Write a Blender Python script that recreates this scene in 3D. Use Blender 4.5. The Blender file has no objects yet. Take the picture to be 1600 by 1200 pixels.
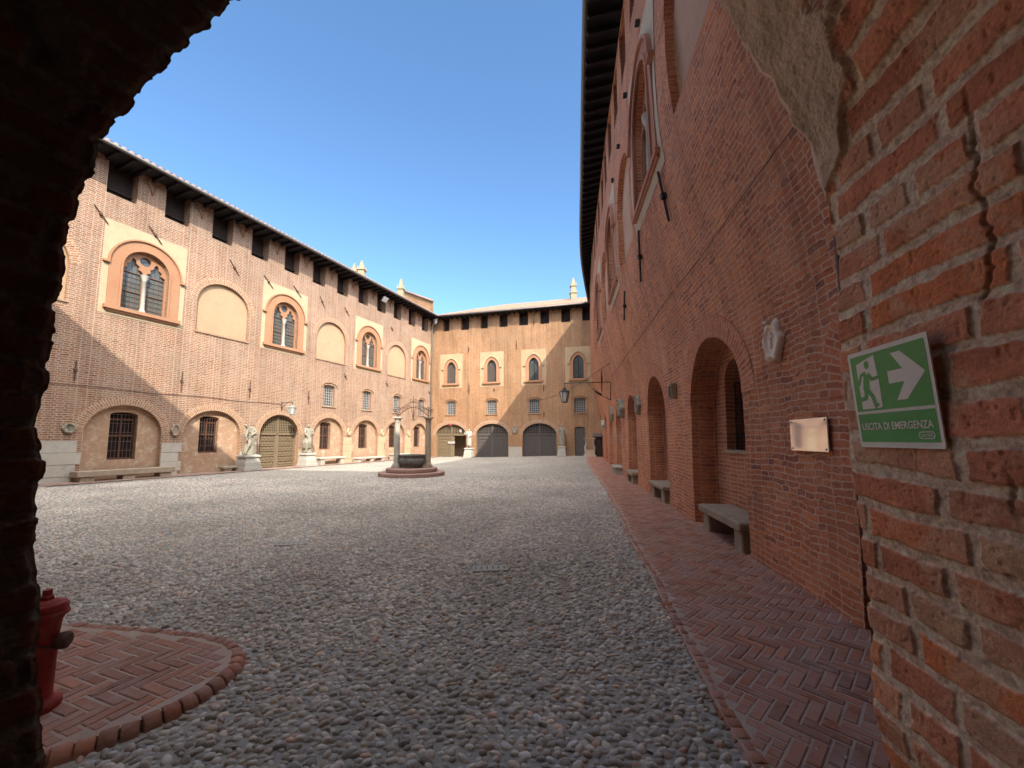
import bpy, math, random
import numpy as np
from mathutils import Vector, geometry, noise
random.seed(7); np.random.seed(7)
sc = bpy.context.scene
col = sc.collection
R = math.radians

# ------------------------------------------------------------------ camera, sky, sun, exposure
EYE = 1.6; PITCH = R(4.9)
cd = bpy.data.cameras.new('camera'); cam = bpy.data.objects.new('camera', cd); col.objects.link(cam)
cam.location = (0, 0, EYE); cam.rotation_euler = (R(90) + PITCH, 0, 0)
cd.sensor_width = 36; cd.lens = 13.5; cd.shift_y = 0.0219; cd.clip_start = 0.02; cd.clip_end = 3000
sc.camera = cam

SKY_TINT = (.54, .67, .73); FILL_COL = (12.3, 11.7, 10.8)
SUN_A, SUN_B = 0.53, 1.10              # how far the light travels in -x and +y per metre of drop
sun_elev = math.atan2(1, math.hypot(SUN_A, SUN_B))
w = bpy.data.worlds.new('World'); sc.world = w; w.use_nodes = True
nt = w.node_tree; nt.nodes.clear()
sky = nt.nodes.new('ShaderNodeTexSky'); sky.sky_type = 'NISHITA'; sky.sun_disc = False
sky.sun_elevation = sun_elev; sky.sun_rotation = math.atan2(SUN_A, -SUN_B)
sky.altitude = 1200; sky.air_density = 1.15; sky.dust_density = 0.1; sky.ozone_density = 2.5
bg = nt.nodes.new('ShaderNodeBackground'); bg.inputs[1].default_value = 0.13
wo = nt.nodes.new('ShaderNodeOutputWorld')
# bright fill patch added high in the sky behind the viewer to lift the shade; the open sky ahead stays azure
tc = nt.nodes.new('ShaderNodeTexCoord')
dt = nt.nodes.new('ShaderNodeVectorMath'); dt.operation = 'DOT_PRODUCT'; nt.links.new(tc.outputs['Generated'], dt.inputs[0]); dt.inputs[1].default_value = Vector((0.28, -0.50, 0.82)).normalized()
mr = nt.nodes.new('ShaderNodeMapRange'); mr.interpolation_type = 'SMOOTHSTEP'; nt.links.new(dt.outputs['Value'], mr.inputs[0])
for k_, v_ in ((1, .40), (2, .95), (3, 0.0), (4, 1.0)): mr.inputs[k_].default_value = v_
tint = nt.nodes.new('ShaderNodeMix'); tint.data_type = 'RGBA'; tint.blend_type = 'MULTIPLY'; tint.inputs[0].default_value = 1; nt.links.new(sky.outputs[0], tint.inputs[6]); tint.inputs[7].default_value = (*SKY_TINT, 1)
hz = nt.nodes.new('ShaderNodeVectorMath'); hz.operation = 'SCALE'; hz.inputs[0].default_value = FILL_COL; nt.links.new(mr.outputs[0], hz.inputs[3])
ad_ = nt.nodes.new('ShaderNodeVectorMath'); ad_.operation = 'ADD'; nt.links.new(tint.outputs[2], ad_.inputs[0]); nt.links.new(hz.outputs[0], ad_.inputs[1])
nt.links.new(ad_.outputs[0], bg.inputs[0]); nt.links.new(bg.outputs[0], wo.inputs[0])
sl = bpy.data.lights.new('sun', 'SUN'); sl.energy = 2.0; sl.angle = R(0.5); sl.color = (1.0, 0.93, 0.82)
so = bpy.data.objects.new('sun', sl); col.objects.link(so); so.location = (30, -60, 60)
so.rotation_euler = Vector((-SUN_A, SUN_B, -1)).to_track_quat('-Z', 'Y').to_euler()
sc.view_settings.view_transform = 'Standard'; sc.view_settings.look = 'None'
sc.view_settings.exposure = 1.78; sc.view_settings.gamma = 1
sc.cycles.max_bounces = 8; sc.cycles.diffuse_bounces = 7
sc.cycles.use_denoising = True

# ------------------------------------------------------------------ helpers
def tag(o, label=None, cat=None, group=None, kind=None):
    if label: o['label'] = label
    if cat: o['category'] = cat
    if group: o['group'] = group
    if kind: o['kind'] = kind
    return o
def empty(name, loc=(0, 0, 0), rz=0, label=None, cat=None, group=None):
    o = bpy.data.objects.new(name, None); col.objects.link(o)
    o.location = loc; o.rotation_euler = (0, 0, rz); o.empty_display_size = 0.2
    return tag(o, label, cat, group)
class MB:
    """collects shapes for ONE mesh object"""
    def __init__(s): s.v = []; s.f = []; s.uv = []; s.sm = []
    def face(s, pts, uvs=None, smooth=False):
        i = len(s.v); s.v += [tuple(p) for p in pts]; s.f.append(tuple(range(i, i + len(pts))))
        s.uv += list(uvs) if uvs else [(p[0] + p[1], p[2]) for p in pts]; s.sm.append(smooth)
    def mesh(s, verts, faces, uvs=None, smooth=False):
        i = len(s.v); s.v += [tuple(p) for p in verts]
        for f in faces:
            s.f.append(tuple(i + k for k in f)); s.sm.append(smooth)
            for k in f:
                s.uv.append(uvs[k] if uvs else (verts[k][0] + verts[k][1], verts[k][2]))
    def box(s, c, d, rz=0, ax=None, bev=0.0, taper=1.0):
        hx, hy, hz = d[0] / 2, d[1] / 2, d[2] / 2
        if ax is None: X = Vector((math.cos(rz), math.sin(rz), 0)); Y = Vector((-math.sin(rz), math.cos(rz), 0)); Z = Vector((0, 0, 1))
        else: X, Y, Z = ax
        c = Vector(c)
        if bev <= 0:
            vs = [c + X * (sx * hx * (taper if sz > 0 else 1)) + Y * (sy * hy * (taper if sz > 0 else 1)) + Z * (sz * hz) for sz in (-1, 1) for sx, sy in ((-1, -1), (1, -1), (1, 1), (-1, 1))]
            s.mesh(vs, [(3, 2, 1, 0), (4, 5, 6, 7), (0, 1, 5, 4), (1, 2, 6, 5), (2, 3, 7, 6), (3, 0, 4, 7)])
        else:
            b = min(bev, hx * .9, hy * .9, hz * .9); rings = []
            for z, q in ((-hz, b), (-hz + b, 0), (hz - b, 0), (hz, b)):
                k = (taper if z > 0 else 1)
                ring = []
                for sx, sy in ((-1, -1), (1, -1), (1, 1), (-1, 1)):
                    x1, y1 = hx * k - q, hy * k - q
                    p = [(sx * (x1 - b), sy * y1), (sx * x1, sy * (y1 - b))]
                    if sx * sy > 0: p.reverse()
                    ring += p
                rings.append([c + X * x + Y * y + Z * z for x, y in ring])
            vs = [p for r in rings for p in r]; fs = [tuple(range(7, -1, -1)), tuple(range(24, 32))]
            for k in range(3):
                for j in range(8): fs.append((k * 8 + j, k * 8 + (j + 1) % 8, k * 8 + 8 + (j + 1) % 8, k * 8 + 8 + j))
            s.mesh(vs, fs)
    def lathe(s, c, prof, n=20, smooth=True, square=False, cap=True, rot=0):
        c = Vector(c); vs = []; fs = []
        for r, z in prof:
            for k in range(n):
                a = 2 * math.pi * k / n + rot; vs.append(c + Vector((r * math.cos(a), r * math.sin(a), z)))
        for j in range(len(prof) - 1):
            for k in range(n): fs.append((j * n + k, j * n + (k + 1) % n, (j + 1) * n + (k + 1) % n, (j + 1) * n + k))
        s.mesh(vs, fs, smooth=smooth)
        if cap:
            m = len(prof) - 1
            s.mesh([vs[m * n + k] for k in range(n)], [tuple(range(n))]); s.mesh([vs[k] for k in range(n)], [tuple(range(n - 1, -1, -1))])
    def tube(s, pts, r, n=6, cap=True):
        pts = [Vector(p) for p in pts]; vs = []; fs = []; m = len(pts); up = None
        for i, p in enumerate(pts):
            t = (pts[min(i + 1, m - 1)] - pts[max(i - 1, 0)]).normalized()
            if up is None: up = Vector((0, 0, 1)) if abs(t.z) < .9 else Vector((1, 0, 0))
            a = t.cross(up).normalized(); b = a.cross(t); up = b
            rr = r[i] if isinstance(r, (list, tuple)) else r
            for k in range(n):
                th = 2 * math.pi * k / n; vs.append(p + a * (rr * math.cos(th)) + b * (rr * math.sin(th)))
        for i in range(m - 1):
            for k in range(n): fs.append((i * n + (k + 1) % n, i * n + k, (i + 1) * n + k, (i + 1) * n + (k + 1) % n))
        if cap: fs += [tuple(range(n)), tuple((m - 1) * n + k for k in range(n - 1, -1, -1))]
        s.mesh(vs, fs, smooth=n > 4)
    def build(s, name, m, parent=None, label=None, cat=None, group=None, kind=None, local=False):
        if parent and not local:
            off = Vector((0, 0, 0)); q = parent
            while q: off += q.location; q = q.parent
            s.v = [(p[0] - off.x, p[1] - off.y, p[2] - off.z) for p in s.v]
        me = bpy.data.meshes.new(name); me.from_pydata(s.v, [], s.f)
        u = me.uv_layers.new(name='uv'); u.data.foreach_set('uv', np.array(s.uv, dtype=np.float32).ravel())
        me.polygons.foreach_set('use_smooth', s.sm); me.materials.append(m); me.update()
        o = bpy.data.objects.new(name, me); col.objects.link(o)
        if parent: o.parent = parent
        return tag(o, label, cat, group, kind)

# ------------------------------------------------------------------ procedural materials
class NT:
    def __init__(s, name):
        s.m = bpy.data.materials.new(name); s.m.use_nodes = True; s.t = s.m.node_tree; s.n = s.t.nodes
        s.b = s.n['Principled BSDF']; s.out = s.n['Material Output']
    def add(s, typ, **kw):
        n = s.n.new(typ)
        for k, v in kw.items():
            if k.startswith('i_'):
                key = k[2:]; key = int(key) if key.isdigit() else key.replace('_', ' ')
                n.inputs[key].default_value = v
            else: setattr(n, k, v)
        return n
    def link(s, a, b): s.t.links.new(a, b)
    def tex(s, typ, vec, out=0, **kw):
        n = s.add(typ, **kw); s.link(vec, n.inputs['Vector']); return n.outputs[out]
    def noise(s, vec, scale, detail=4, rough=.6, dist=0, out='Fac'):
        n = s.add('ShaderNodeTexNoise', i_Scale=scale, i_Detail=detail, i_Roughness=rough, i_Distortion=dist)
        s.link(vec, n.inputs['Vector']); return n.outputs[out]
    def ramp(s, fac, stops, interp='LINEAR'):
        n = s.add('ShaderNodeValToRGB'); n.color_ramp.interpolation = interp
        e = n.color_ramp.elements
        while len(e) < len(stops): e.new(.5)
        for k, (p, c) in enumerate(stops):
            e[k].position = p; e[k].color = (c, c, c, 1) if isinstance(c, (int, float)) else (*c, 1)
        s.link(fac, n.inputs[0]); return n.outputs[0]
    def mix(s, fac, a, b, mode='MIX'):
        n = s.add('ShaderNodeMix', data_type='RGBA', blend_type=mode)
        for sock, v in ((n.inputs[0], fac), (n.inputs[6], a), (n.inputs[7], b)):
            if isinstance(v, (int, float)): sock.default_value = v
            elif isinstance(v, tuple): sock.default_value = (*v, 1)
            else: s.link(v, sock)
        return n.outputs[2]
    def math(s, op, a, b=0.0):
        n = s.add('ShaderNodeMath', operation=op)
        for sock, v in ((n.inputs[0], a), (n.inputs[1], b)):
            if isinstance(v, (int, float)): sock.default_value = v
            else: s.link(v, sock)
        return n.outputs[0]
    def bump(s, h, strength=.5, dist=.01, prev=None):
        n = s.add('ShaderNodeBump', i_Strength=strength, i_Distance=dist); s.link(h, n.inputs['Height'])
        if prev is not None: s.link(prev, n.inputs['Normal'])
        return n.outputs[0]
    def done(s, c, rough=.9, normal=None, metal=0, spec=.3):
        for k, v in (('Base Color', c), ('Roughness', rough), ('Metallic', metal), ('Specular IOR Level', spec)):
            if isinstance(v, (int, float)): s.b.inputs[k].default_value = v
            elif isinstance(v, tuple): s.b.inputs[k].default_value = (*v, 1)
            else: s.link(v, s.b.inputs[k])
        if normal is not None: s.link(normal, s.b.inputs['Normal'])
        return s.m
    def obj(s): return s.add('ShaderNodeTexCoord').outputs['Object']
    def uv(s): return s.add('ShaderNodeUVMap', uv_map='uv').outputs[0]
    def pos(s): return s.add('ShaderNodeNewGeometry').outputs['Position']

def brick_mat(name, cols, mortar, bw=.25, bh=.07, ms=.012, warp=.012, pale=(.6, .5, .4), pale_amt=.35, orange=None, or_amt=.3, bump=.6, wash=None, rot=False, streak=0, pits=0):
    s = NT(name); uv = s.uv()
    if rot:
        mp = s.add('ShaderNodeMapping'); mp.inputs['Rotation'].default_value[2] = math.pi / 2; s.link(uv, mp.inputs[0]); uv = mp.outputs[0]
    wn = s.noise(uv, 2.2, 3, .6, out='Color'); sub = s.add('ShaderNodeVectorMath', operation='SUBTRACT'); s.link(wn, sub.inputs[0]); sub.inputs[1].default_value = (.5, .5, .5)
    scl = s.add('ShaderNodeVectorMath', operation='SCALE'); s.link(sub.outputs[0], scl.inputs[0]); scl.inputs[3].default_value = warp * 6
    ad = s.add('ShaderNodeVectorMath', operation='ADD'); s.link(uv, ad.inputs[0]); s.link(scl.outputs[0], ad.inputs[1])
    wn2 = s.noise(uv, 22, 2, .6, out='Color'); sub2 = s.add('ShaderNodeVectorMath', operation='SUBTRACT'); s.link(wn2, sub2.inputs[0]); sub2.inputs[1].default_value = (.5, .5, .5)
    scl2 = s.add('ShaderNodeVectorMath', operation='SCALE'); s.link(sub2.outputs[0], scl2.inputs[0]); scl2.inputs[3].default_value = warp * 1.3
    ad2 = s.add('ShaderNodeVectorMath', operation='ADD'); s.link(ad.outputs[0], ad2.inputs[0]); s.link(scl2.outputs[0], ad2.inputs[1])
    bt = s.add('ShaderNodeTexBrick', offset=.5, offset_frequency=2, squash=.55, squash_frequency=2)
    for k, v in (('Scale', 1.0), ('Mortar Size', ms), ('Mortar Smooth', .35), ('Bias', 0.0), ('Brick Width', bw), ('Row Height', bh)): bt.inputs[k].default_value = v
    bt.inputs['Color1'].default_value = (0, 0, 0, 1); bt.inputs['Color2'].default_value = (1, 1, 1, 1); bt.inputs['Mortar'].default_value = (.5, .5, .5, 1)
    s.link(ad2.outputs[0], bt.inputs['Vector'])
    c = s.ramp(bt.outputs['Color'], [(k / (len(cols) - 1), cc) for k, cc in enumerate(cols)])
    fine = s.noise(uv, 45, 5, .7)
    c = s.mix(.55, c, s.ramp(fine, [(.25, .55), (.5, 1.0), (.75, 1.35)]), 'MULTIPLY')
    if orange:
        c = s.mix(s.math('MULTIPLY', s.ramp(s.noise(uv, .45, 4, .6), [(.48, 0.0), (.62, 1.0)]), or_amt), c, orange)
    pm = s.ramp(s.noise(uv, .9, 6, .75), [(.45, 0.0), (.65, 1.0)])
    sp = s.ramp(s.noise(uv, 9, 4, .7), [(.5, 0.0), (.62, 1.0)])
    c = s.mix(s.math('MULTIPLY', s.math('ADD', s.math('MULTIPLY', pm, .6), s.math('MULTIPLY', sp, .55)), pale_amt), c, pale)
    mcol = s.mix(s.noise(uv, 8, 4), mortar, tuple(x * 1.3 for x in mortar))
    # mortar partly worn away, partly smeared over the bricks
    mf = s.ramp(s.math('ADD', bt.outputs['Fac'], s.math('MULTIPLY', s.math('SUBTRACT', s.noise(uv, 14, 4, .7), .5), .8)), [(.25, 0.0), (.7, 1.0)])
    c = s.mix(mf, c, mcol)
    if pits:
        m4 = s.add('ShaderNodeMapping'); m4.inputs['Scale'].default_value = (9, 30, 1); s.link(uv, m4.inputs[0])
        pt = s.math('MULTIPLY', s.ramp(s.noise(m4.outputs[0], 1.0, 4, .7), [(.60, 0.0), (.68, 1.0)]), s.ramp(s.noise(uv, .8, 4, .7), [(.35, .25), (.6, 1.0)]))
        c = s.mix(s.math('MULTIPLY', pt, pits), c, (.07, .03, .02)); h_p = pt
    if streak:
        m3 = s.add('ShaderNodeMapping'); m3.inputs['Scale'].default_value = (1.6, .16, 1); s.link(uv, m3.inputs[0])
        c = s.mix(streak * 1.6, c, s.ramp(s.noise(m3.outputs[0], 1.3, 6, .7), [(.3, .62), (.5, 1.0), (.75, 1.12)]), 'MULTIPLY')
        c = s.mix(streak * 1.2, c, s.ramp(s.noise(uv, .35, 5, .65), [(.3, .72), (.55, 1.0), (.75, 1.15)]), 'MULTIPLY')
    if wash:
        c = s.mix(s.math('MULTIPLY', s.ramp(s.noise(uv, .25, 5, .7), [(.4, 0.0), (.7, 1.0)]), .35), c, wash, 'MULTIPLY')
    h = s.math('ADD', s.math('MULTIPLY', s.math('SUBTRACT', 1.0, mf), 1.0), s.math('MULTIPLY', fine, .55))
    if pits: h = s.math('SUBTRACT', h, s.math('MULTIPLY', h_p, 1.2))
    return s.done(c, .92, s.bump(h, bump, .02), spec=.2)

def plaster_mat(name, c1, c2, stain=(.3, .27, .22), amt=.35, bump=.25, sc_=1.0):
    s = NT(name); v = s.obj()
    c = s.mix(s.ramp(s.noise(v, .8 * sc_, 6, .7), [(.35, 0.0), (.65, 1.0)]), c1, c2)
    c = s.mix(s.math('MULTIPLY', s.ramp(s.noise(v, 2.6 * sc_, 7, .75, .6), [(.5, 0.0), (.72, 1.0)]), amt), c, stain)
    c = s.mix(.35, c, s.ramp(s.noise(v, 30 * sc_, 4), [(.3, .75), (.7, 1.15)]), 'MULTIPLY')
    return s.done(c, .93, s.bump(s.noise(v, 18 * sc_, 6, .7), bump, .02), spec=.2)

def simple(name, c, rough=.7, metal=0, var=.3, scale=12, bump=.15, spec=.4):
    s = NT(name); v = s.obj()
    cc = s.mix(s.noise(v, scale, 5, .65), tuple(x * (1 - var) for x in c), tuple(min(1, x * (1 + var)) for x in c))
    return s.done(cc, rough, s.bump(s.noise(v, scale * 2.5, 4), bump, .01), metal, spec)

M = {}
M['brick_left'] = brick_mat('pale_old_brick', [(0.199, 0.076, 0.036), (0.291, 0.116, 0.056), (0.331, 0.139, 0.068), (0.252, 0.108, 0.063), (0.352, 0.180, 0.100)], (0.370, 0.293, 0.217), bw=.27, bh=.082, ms=.017, pale=(0.384, 0.299, 0.217), pale_amt=.6, orange=(0.357, 0.139, 0.063), or_amt=.45, streak=.45, pits=.45)
M['brick_far'] = brick_mat('orange_brick', [(0.288, 0.123, 0.053), (0.358, 0.160, 0.070), (0.394, 0.194, 0.091), (0.316, 0.138, 0.066)], (0.373, 0.277, 0.173), bw=.27, bh=.082, ms=.012, pale=(0.358, 0.261, 0.165), pale_amt=.45, orange=(0.352, 0.165, 0.070), or_amt=.45, streak=.6, pits=.45)
M['brick_right'] = brick_mat('dark_red_brick', [(0.395, 0.135, 0.074), (0.534, 0.177, 0.081), (0.581, 0.201, 0.092), (0.465, 0.159, 0.074), (0.698, 0.268, 0.110), (0.302, 0.116, 0.074), (0.581, 0.208, 0.096), (0.348, 0.122, 0.074), (0.628, 0.244, 0.118)], (0.581, 0.365, 0.251), bw=.26, bh=.072, ms=.009, warp=.022, pale=(0.628, 0.365, 0.251), pale_amt=.45, orange=(0.698, 0.244, 0.088), or_amt=.5, bump=1.0, streak=.55, pits=.7)
M['brick_niche'] = brick_mat('niche_brick', [(0.324, 0.105, 0.055), (0.432, 0.144, 0.068), (0.518, 0.183, 0.086)], (0.475, 0.298, 0.185), bw=.27, bh=.072, ms=.011, pale_amt=.35, pale=(0.497, 0.354, 0.283))
M['ring_left'] = brick_mat('voussoir_brick', [(0.268, 0.116, 0.059), (0.340, 0.152, 0.076), (0.380, 0.200, 0.111)], (0.395, 0.312, 0.222), bw=.30, bh=.082, ms=.016, pale_amt=.55, pale=(0.426, 0.336, 0.239), rot=True)
M['ring_right'] = brick_mat('dark_voussoir_brick', [(0.342, 0.109, 0.060), (0.471, 0.152, 0.069), (0.535, 0.185, 0.082)], (0.471, 0.283, 0.189), bw=.30, bh=.072, ms=.011, rot=True, pale_amt=.3, pale=(0.535, 0.370, 0.302))
M['terracotta'] = plaster_mat('terracotta_moulding', (0.367, 0.183, 0.100), (0.413, 0.226, 0.128), (0.321, 0.202, 0.128), .5)
M['terracotta_dark'] = plaster_mat('dark_terracotta_moulding', (0.386, 0.176, 0.119), (0.442, 0.220, 0.150), (0.331, 0.198, 0.163), .4)
M['cream'] = plaster_mat('cream_plaster', (0.445, 0.351, 0.217), (0.484, 0.389, 0.250), (0.339, 0.265, 0.177), .5)
M['cream_far'] = plaster_mat('faint_far_plaster', (0.420, 0.294, 0.168), (0.460, 0.342, 0.208), (0.404, 0.223, 0.111), .8)
M['cream_grey'] = plaster_mat('greyed_plaster', (.48, .39, .28), (.54, .44, .32), (.34, .27, .2), .5)
M['infill'] = plaster_mat('ochre_plaster', (0.420, 0.288, 0.173), (0.452, 0.319, 0.197), (0.371, 0.241, 0.148), .75)
M['infill_low'] = plaster_mat('orange_plaster', (.36, .215, .13), (.43, .28, .18), (.58, .49, .36), 1.0, .4, 1.4)
M['infill_right'] = plaster_mat('pink_grey_plaster', (.46, .29, .2), (.52, .34, .24), (.36, .23, .16), .4)
M['pale_stone'] = plaster_mat('pale_pillar_stone', (0.425, 0.387, 0.323), (0.510, 0.466, 0.389), (0.306, 0.264, 0.209), .7)
M['stone'] = plaster_mat('weathered_stone', (0.265, 0.239, 0.188), (0.359, 0.323, 0.247), (0.109, 0.100, 0.083), .7, .5, 4)
M['bench_stone'] = plaster_mat('bench_stone', (.30, .24, .17), (.42, .335, .24), (.18, .13, .09), .6, .6, 3)
M['marble'] = plaster_mat('white_marble', (0.404, 0.377, 0.322), (0.464, 0.436, 0.379), (0.254, 0.230, 0.193), .5, .2, 3)
M['basin'] = plaster_mat('dark_basin_stone', (.12, .115, .105), (.18, .17, .15), (.3, .28, .24), .3, .7, 5)
M['step_brick'] = plaster_mat('step_stone', (.26, .15, .12), (.32, .2, .16), (.4, .33, .28), .4, .4, 3)
M['chimney'] = plaster_mat('chimney_stone', (0.262, 0.220, 0.137), (0.309, 0.262, 0.164), (0.178, 0.155, 0.106), .5, .3, 2)
M['drain_stone'] = plaster_mat('drain_stone', (.36, .34, .30), (.44, .42, .37), (.22, .2, .17), .5, .5, 8)
M['iron'] = simple('wrought_iron', (.03, .028, .027), .6, .3)
M['rust'] = simple('rusty_iron', (.10, .05, .035), .8)
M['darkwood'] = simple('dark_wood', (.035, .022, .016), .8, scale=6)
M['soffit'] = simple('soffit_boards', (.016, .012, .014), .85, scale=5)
M['window_wood'] = simple('window_wood', (.13, .06, .035), .7)
M['metal_gutter'] = simple('gutter_metal', (.16, .15, .14), .5, .5)
M['zinc'] = simple('downpipe_metal', (.35, .34, .32), .5, .4)
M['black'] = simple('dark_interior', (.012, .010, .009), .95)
M['grille_white'] = simple('pale_grille', (.45, .43, .40), .6)
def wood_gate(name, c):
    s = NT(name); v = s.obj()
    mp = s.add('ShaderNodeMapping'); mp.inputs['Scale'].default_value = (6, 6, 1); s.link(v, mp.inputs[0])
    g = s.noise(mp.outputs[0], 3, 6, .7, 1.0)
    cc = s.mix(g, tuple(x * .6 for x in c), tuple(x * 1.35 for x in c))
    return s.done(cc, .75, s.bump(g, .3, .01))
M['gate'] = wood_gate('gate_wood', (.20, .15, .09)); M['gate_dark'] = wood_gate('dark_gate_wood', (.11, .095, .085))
def glass_mat(name, c, rough=.12):
    s = NT(name); v = s.obj()
    cc = s.mix(s.noise(v, 3, 3), tuple(x * .7 for x in c), tuple(x * 1.3 for x in c))
    return s.done(cc, rough, s.bump(s.noise(v, 5, 2), .12, .02), 0, .6)
M['glass'] = glass_mat('old_window_glass', (.10, .11, .10)); M['glass_pale'] = glass_mat('milky_lantern_glass', (.5, .5, .47), .3)
def tile_mat():
    s = NT('roof_tile'); v = s.uv()
    c = s.ramp(s.noise(v, 3.5, 5, .8), [(.3, (.19, .105, .07)), (.5, (.28, .17, .12)), (.7, (.34, .24, .18))])
    c = s.mix(.5, c, s.ramp(s.noise(v, .6, 4), [(.3, .7), (.7, 1.2)]), 'MULTIPLY')
    return s.done(c, .9, s.bump(s.noise(v, 20, 4), .3, .02))
M['tile'] = tile_mat()
def attr_mat(name, rough=.85, bs=.3, scale=120, spec=.3, vary=.5, dust=0):
    s = NT(name); a = s.add('ShaderNodeAttribute', attribute_name='col'); v = s.pos()
    c = s.mix(vary, a.outputs['Color'], s.ramp(s.noise(v, scale, 5, .7), [(.3, .7), (.7, 1.25)]), 'MULTIPLY')
    if dust: c = s.mix(s.math('MULTIPLY', s.ramp(s.noise(v, 3.5, 7, .75), [(.38, 0.0), (.66, 1.0)]), dust), c, (.40, .28, .235))
    return s.done(c, rough, s.bump(s.noise(v, scale * 1.5, 4, .7), bs, .003), spec=spec)

# ------------------------------------------------------------------ ground height and plans
def smooth01(t): t = min(1, max(0, t)); return t * t * (3 - 2 * t)
def G(x, y): return .22 * smooth01((x + 4) / 10) * smooth01((y - 16) / 15)

# camera-ray helper: turns a measured direction into a point on a real surface
def ray(px, py):
    cx = (px - 800) / 600; cy = (635 - py) / 600
    return Vector((cx, math.cos(PITCH) - cy * math.sin(PITCH), math.sin(PITCH) + cy * math.cos(PITCH)))
def on_ground(px, py, h=0):
    r = ray(px, py); t = (h - EYE) / r.z; return Vector((r.x * t, r.y * t, h))

class Wall:
    """plan curve + bulge; u runs along, v up, d into the building"""
    def __init__(s, pts, side, lean=None):
        P = np.array(pts, float); seg = np.hypot(*(P[1:] - P[:-1]).T); s.L = np.concatenate([[0], np.cumsum(seg)]); s.P = P; s.side = side; s.lean = lean or (lambda v: 0.0); s.rough = 0
    def base(s, u):
        k = int(np.clip(np.searchsorted(s.L, u) - 1, 0, len(s.L) - 2)); t = (u - s.L[k]) / (s.L[k + 1] - s.L[k])
        p = s.P[k] * (1 - t) + s.P[k + 1] * t
        e = 0.6; 
        a, b = s._p(u - e), s._p(u + e); d = (b - a) / np.hypot(*(b - a))
        return p, d
    def _p(s, u):
        k = int(np.clip(np.searchsorted(s.L, u) - 1, 0, len(s.L) - 2)); t = (u - s.L[k]) / (s.L[k + 1] - s.L[k])
        return s.P[k] * (1 - t) + s.P[k + 1] * t
    def __call__(s, u, v, d=0.0):
        p, t = s.base(u); n = np.array([t[1], -t[0]]) * s.side   # into the building
        d = d - s.lean(v)
        if s.rough: d += s.rough * noise.noise((u * .55, v * .55, 3.1 * s.rough)) + s.rough * .4 * noise.noise((u * 1.7, v * 1.7, 9.0))
        return Vector((p[0] + n[0] * d, p[1] + n[1] * d, v))
    def frame(s, u):
        p, t = s.base(u); n = np.array([t[1], -t[0]]) * s.side
        return Vector((t[0], t[1], 0)), Vector((n[0], n[1], 0)), Vector((0, 0, 1))
    def at(s, px, py):
        r = ray(px, py); lo = None
        us = np.linspace(-14 if s.side < 0 else 0, s.L[-1] + 3, 500); best = None
        # intersect in plan with leaning: iterate
        v = 2.0
        for _ in range(30):
            off = -s.lean(v); bu = None
            pts = []
            for u in us:
                p, t = s.base(u); n = np.array([t[1], -t[0]]) * s.side; q = p + n * off; pts.append(r.x * q[1] - r.y * q[0])
            pts = np.array(pts); sg = np.where(np.sign(pts[1:]) != np.sign(pts[:-1]))[0]
            if len(sg) == 0: return None
            k = sg[0]; u = us[k] + (us[k + 1] - us[k]) * (-pts[k]) / (pts[k + 1] - pts[k])
            p, t = s.base(u); n = np.array([t[1], -t[0]]) * s.side; q = p + n * off
            nv = EYE + r.z * q[1] / r.y
            if abs(nv - v) < .003 or s.lean(9) == 0: v = nv; break
            v = .5 * v + .5 * nv
        return float(u), float(v)

def bulge(v): return .78 * smooth01((v - 2.5) / 5.0)
LW = Wall([(-16.57, 13.84), (-7.58, 35.66)], -1)
LEND = float(LW.L[-1])
fd = Vector((12.61, -3.34)).normalized()
FW = Wall([(-7.58, 35.86), (8.2, 31.68)], -1)
yy = np.linspace(0, 34, 69)
xx = np.interp(yy, [0, 3.31, 7.54, 11.6, 17, 21, 25, 29, 34], [2.47, 2.93, 3.51, 4.07, 4.85, 5.43, 6.1, 6.85, 7.85])
for _ in range(6): xx[1:-1] = (xx[:-2] + xx[1:-1] * 2 + xx[2:]) / 4
RW = Wall(list(zip(xx, yy)), 1, bulge)
RW.rough = .035

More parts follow.
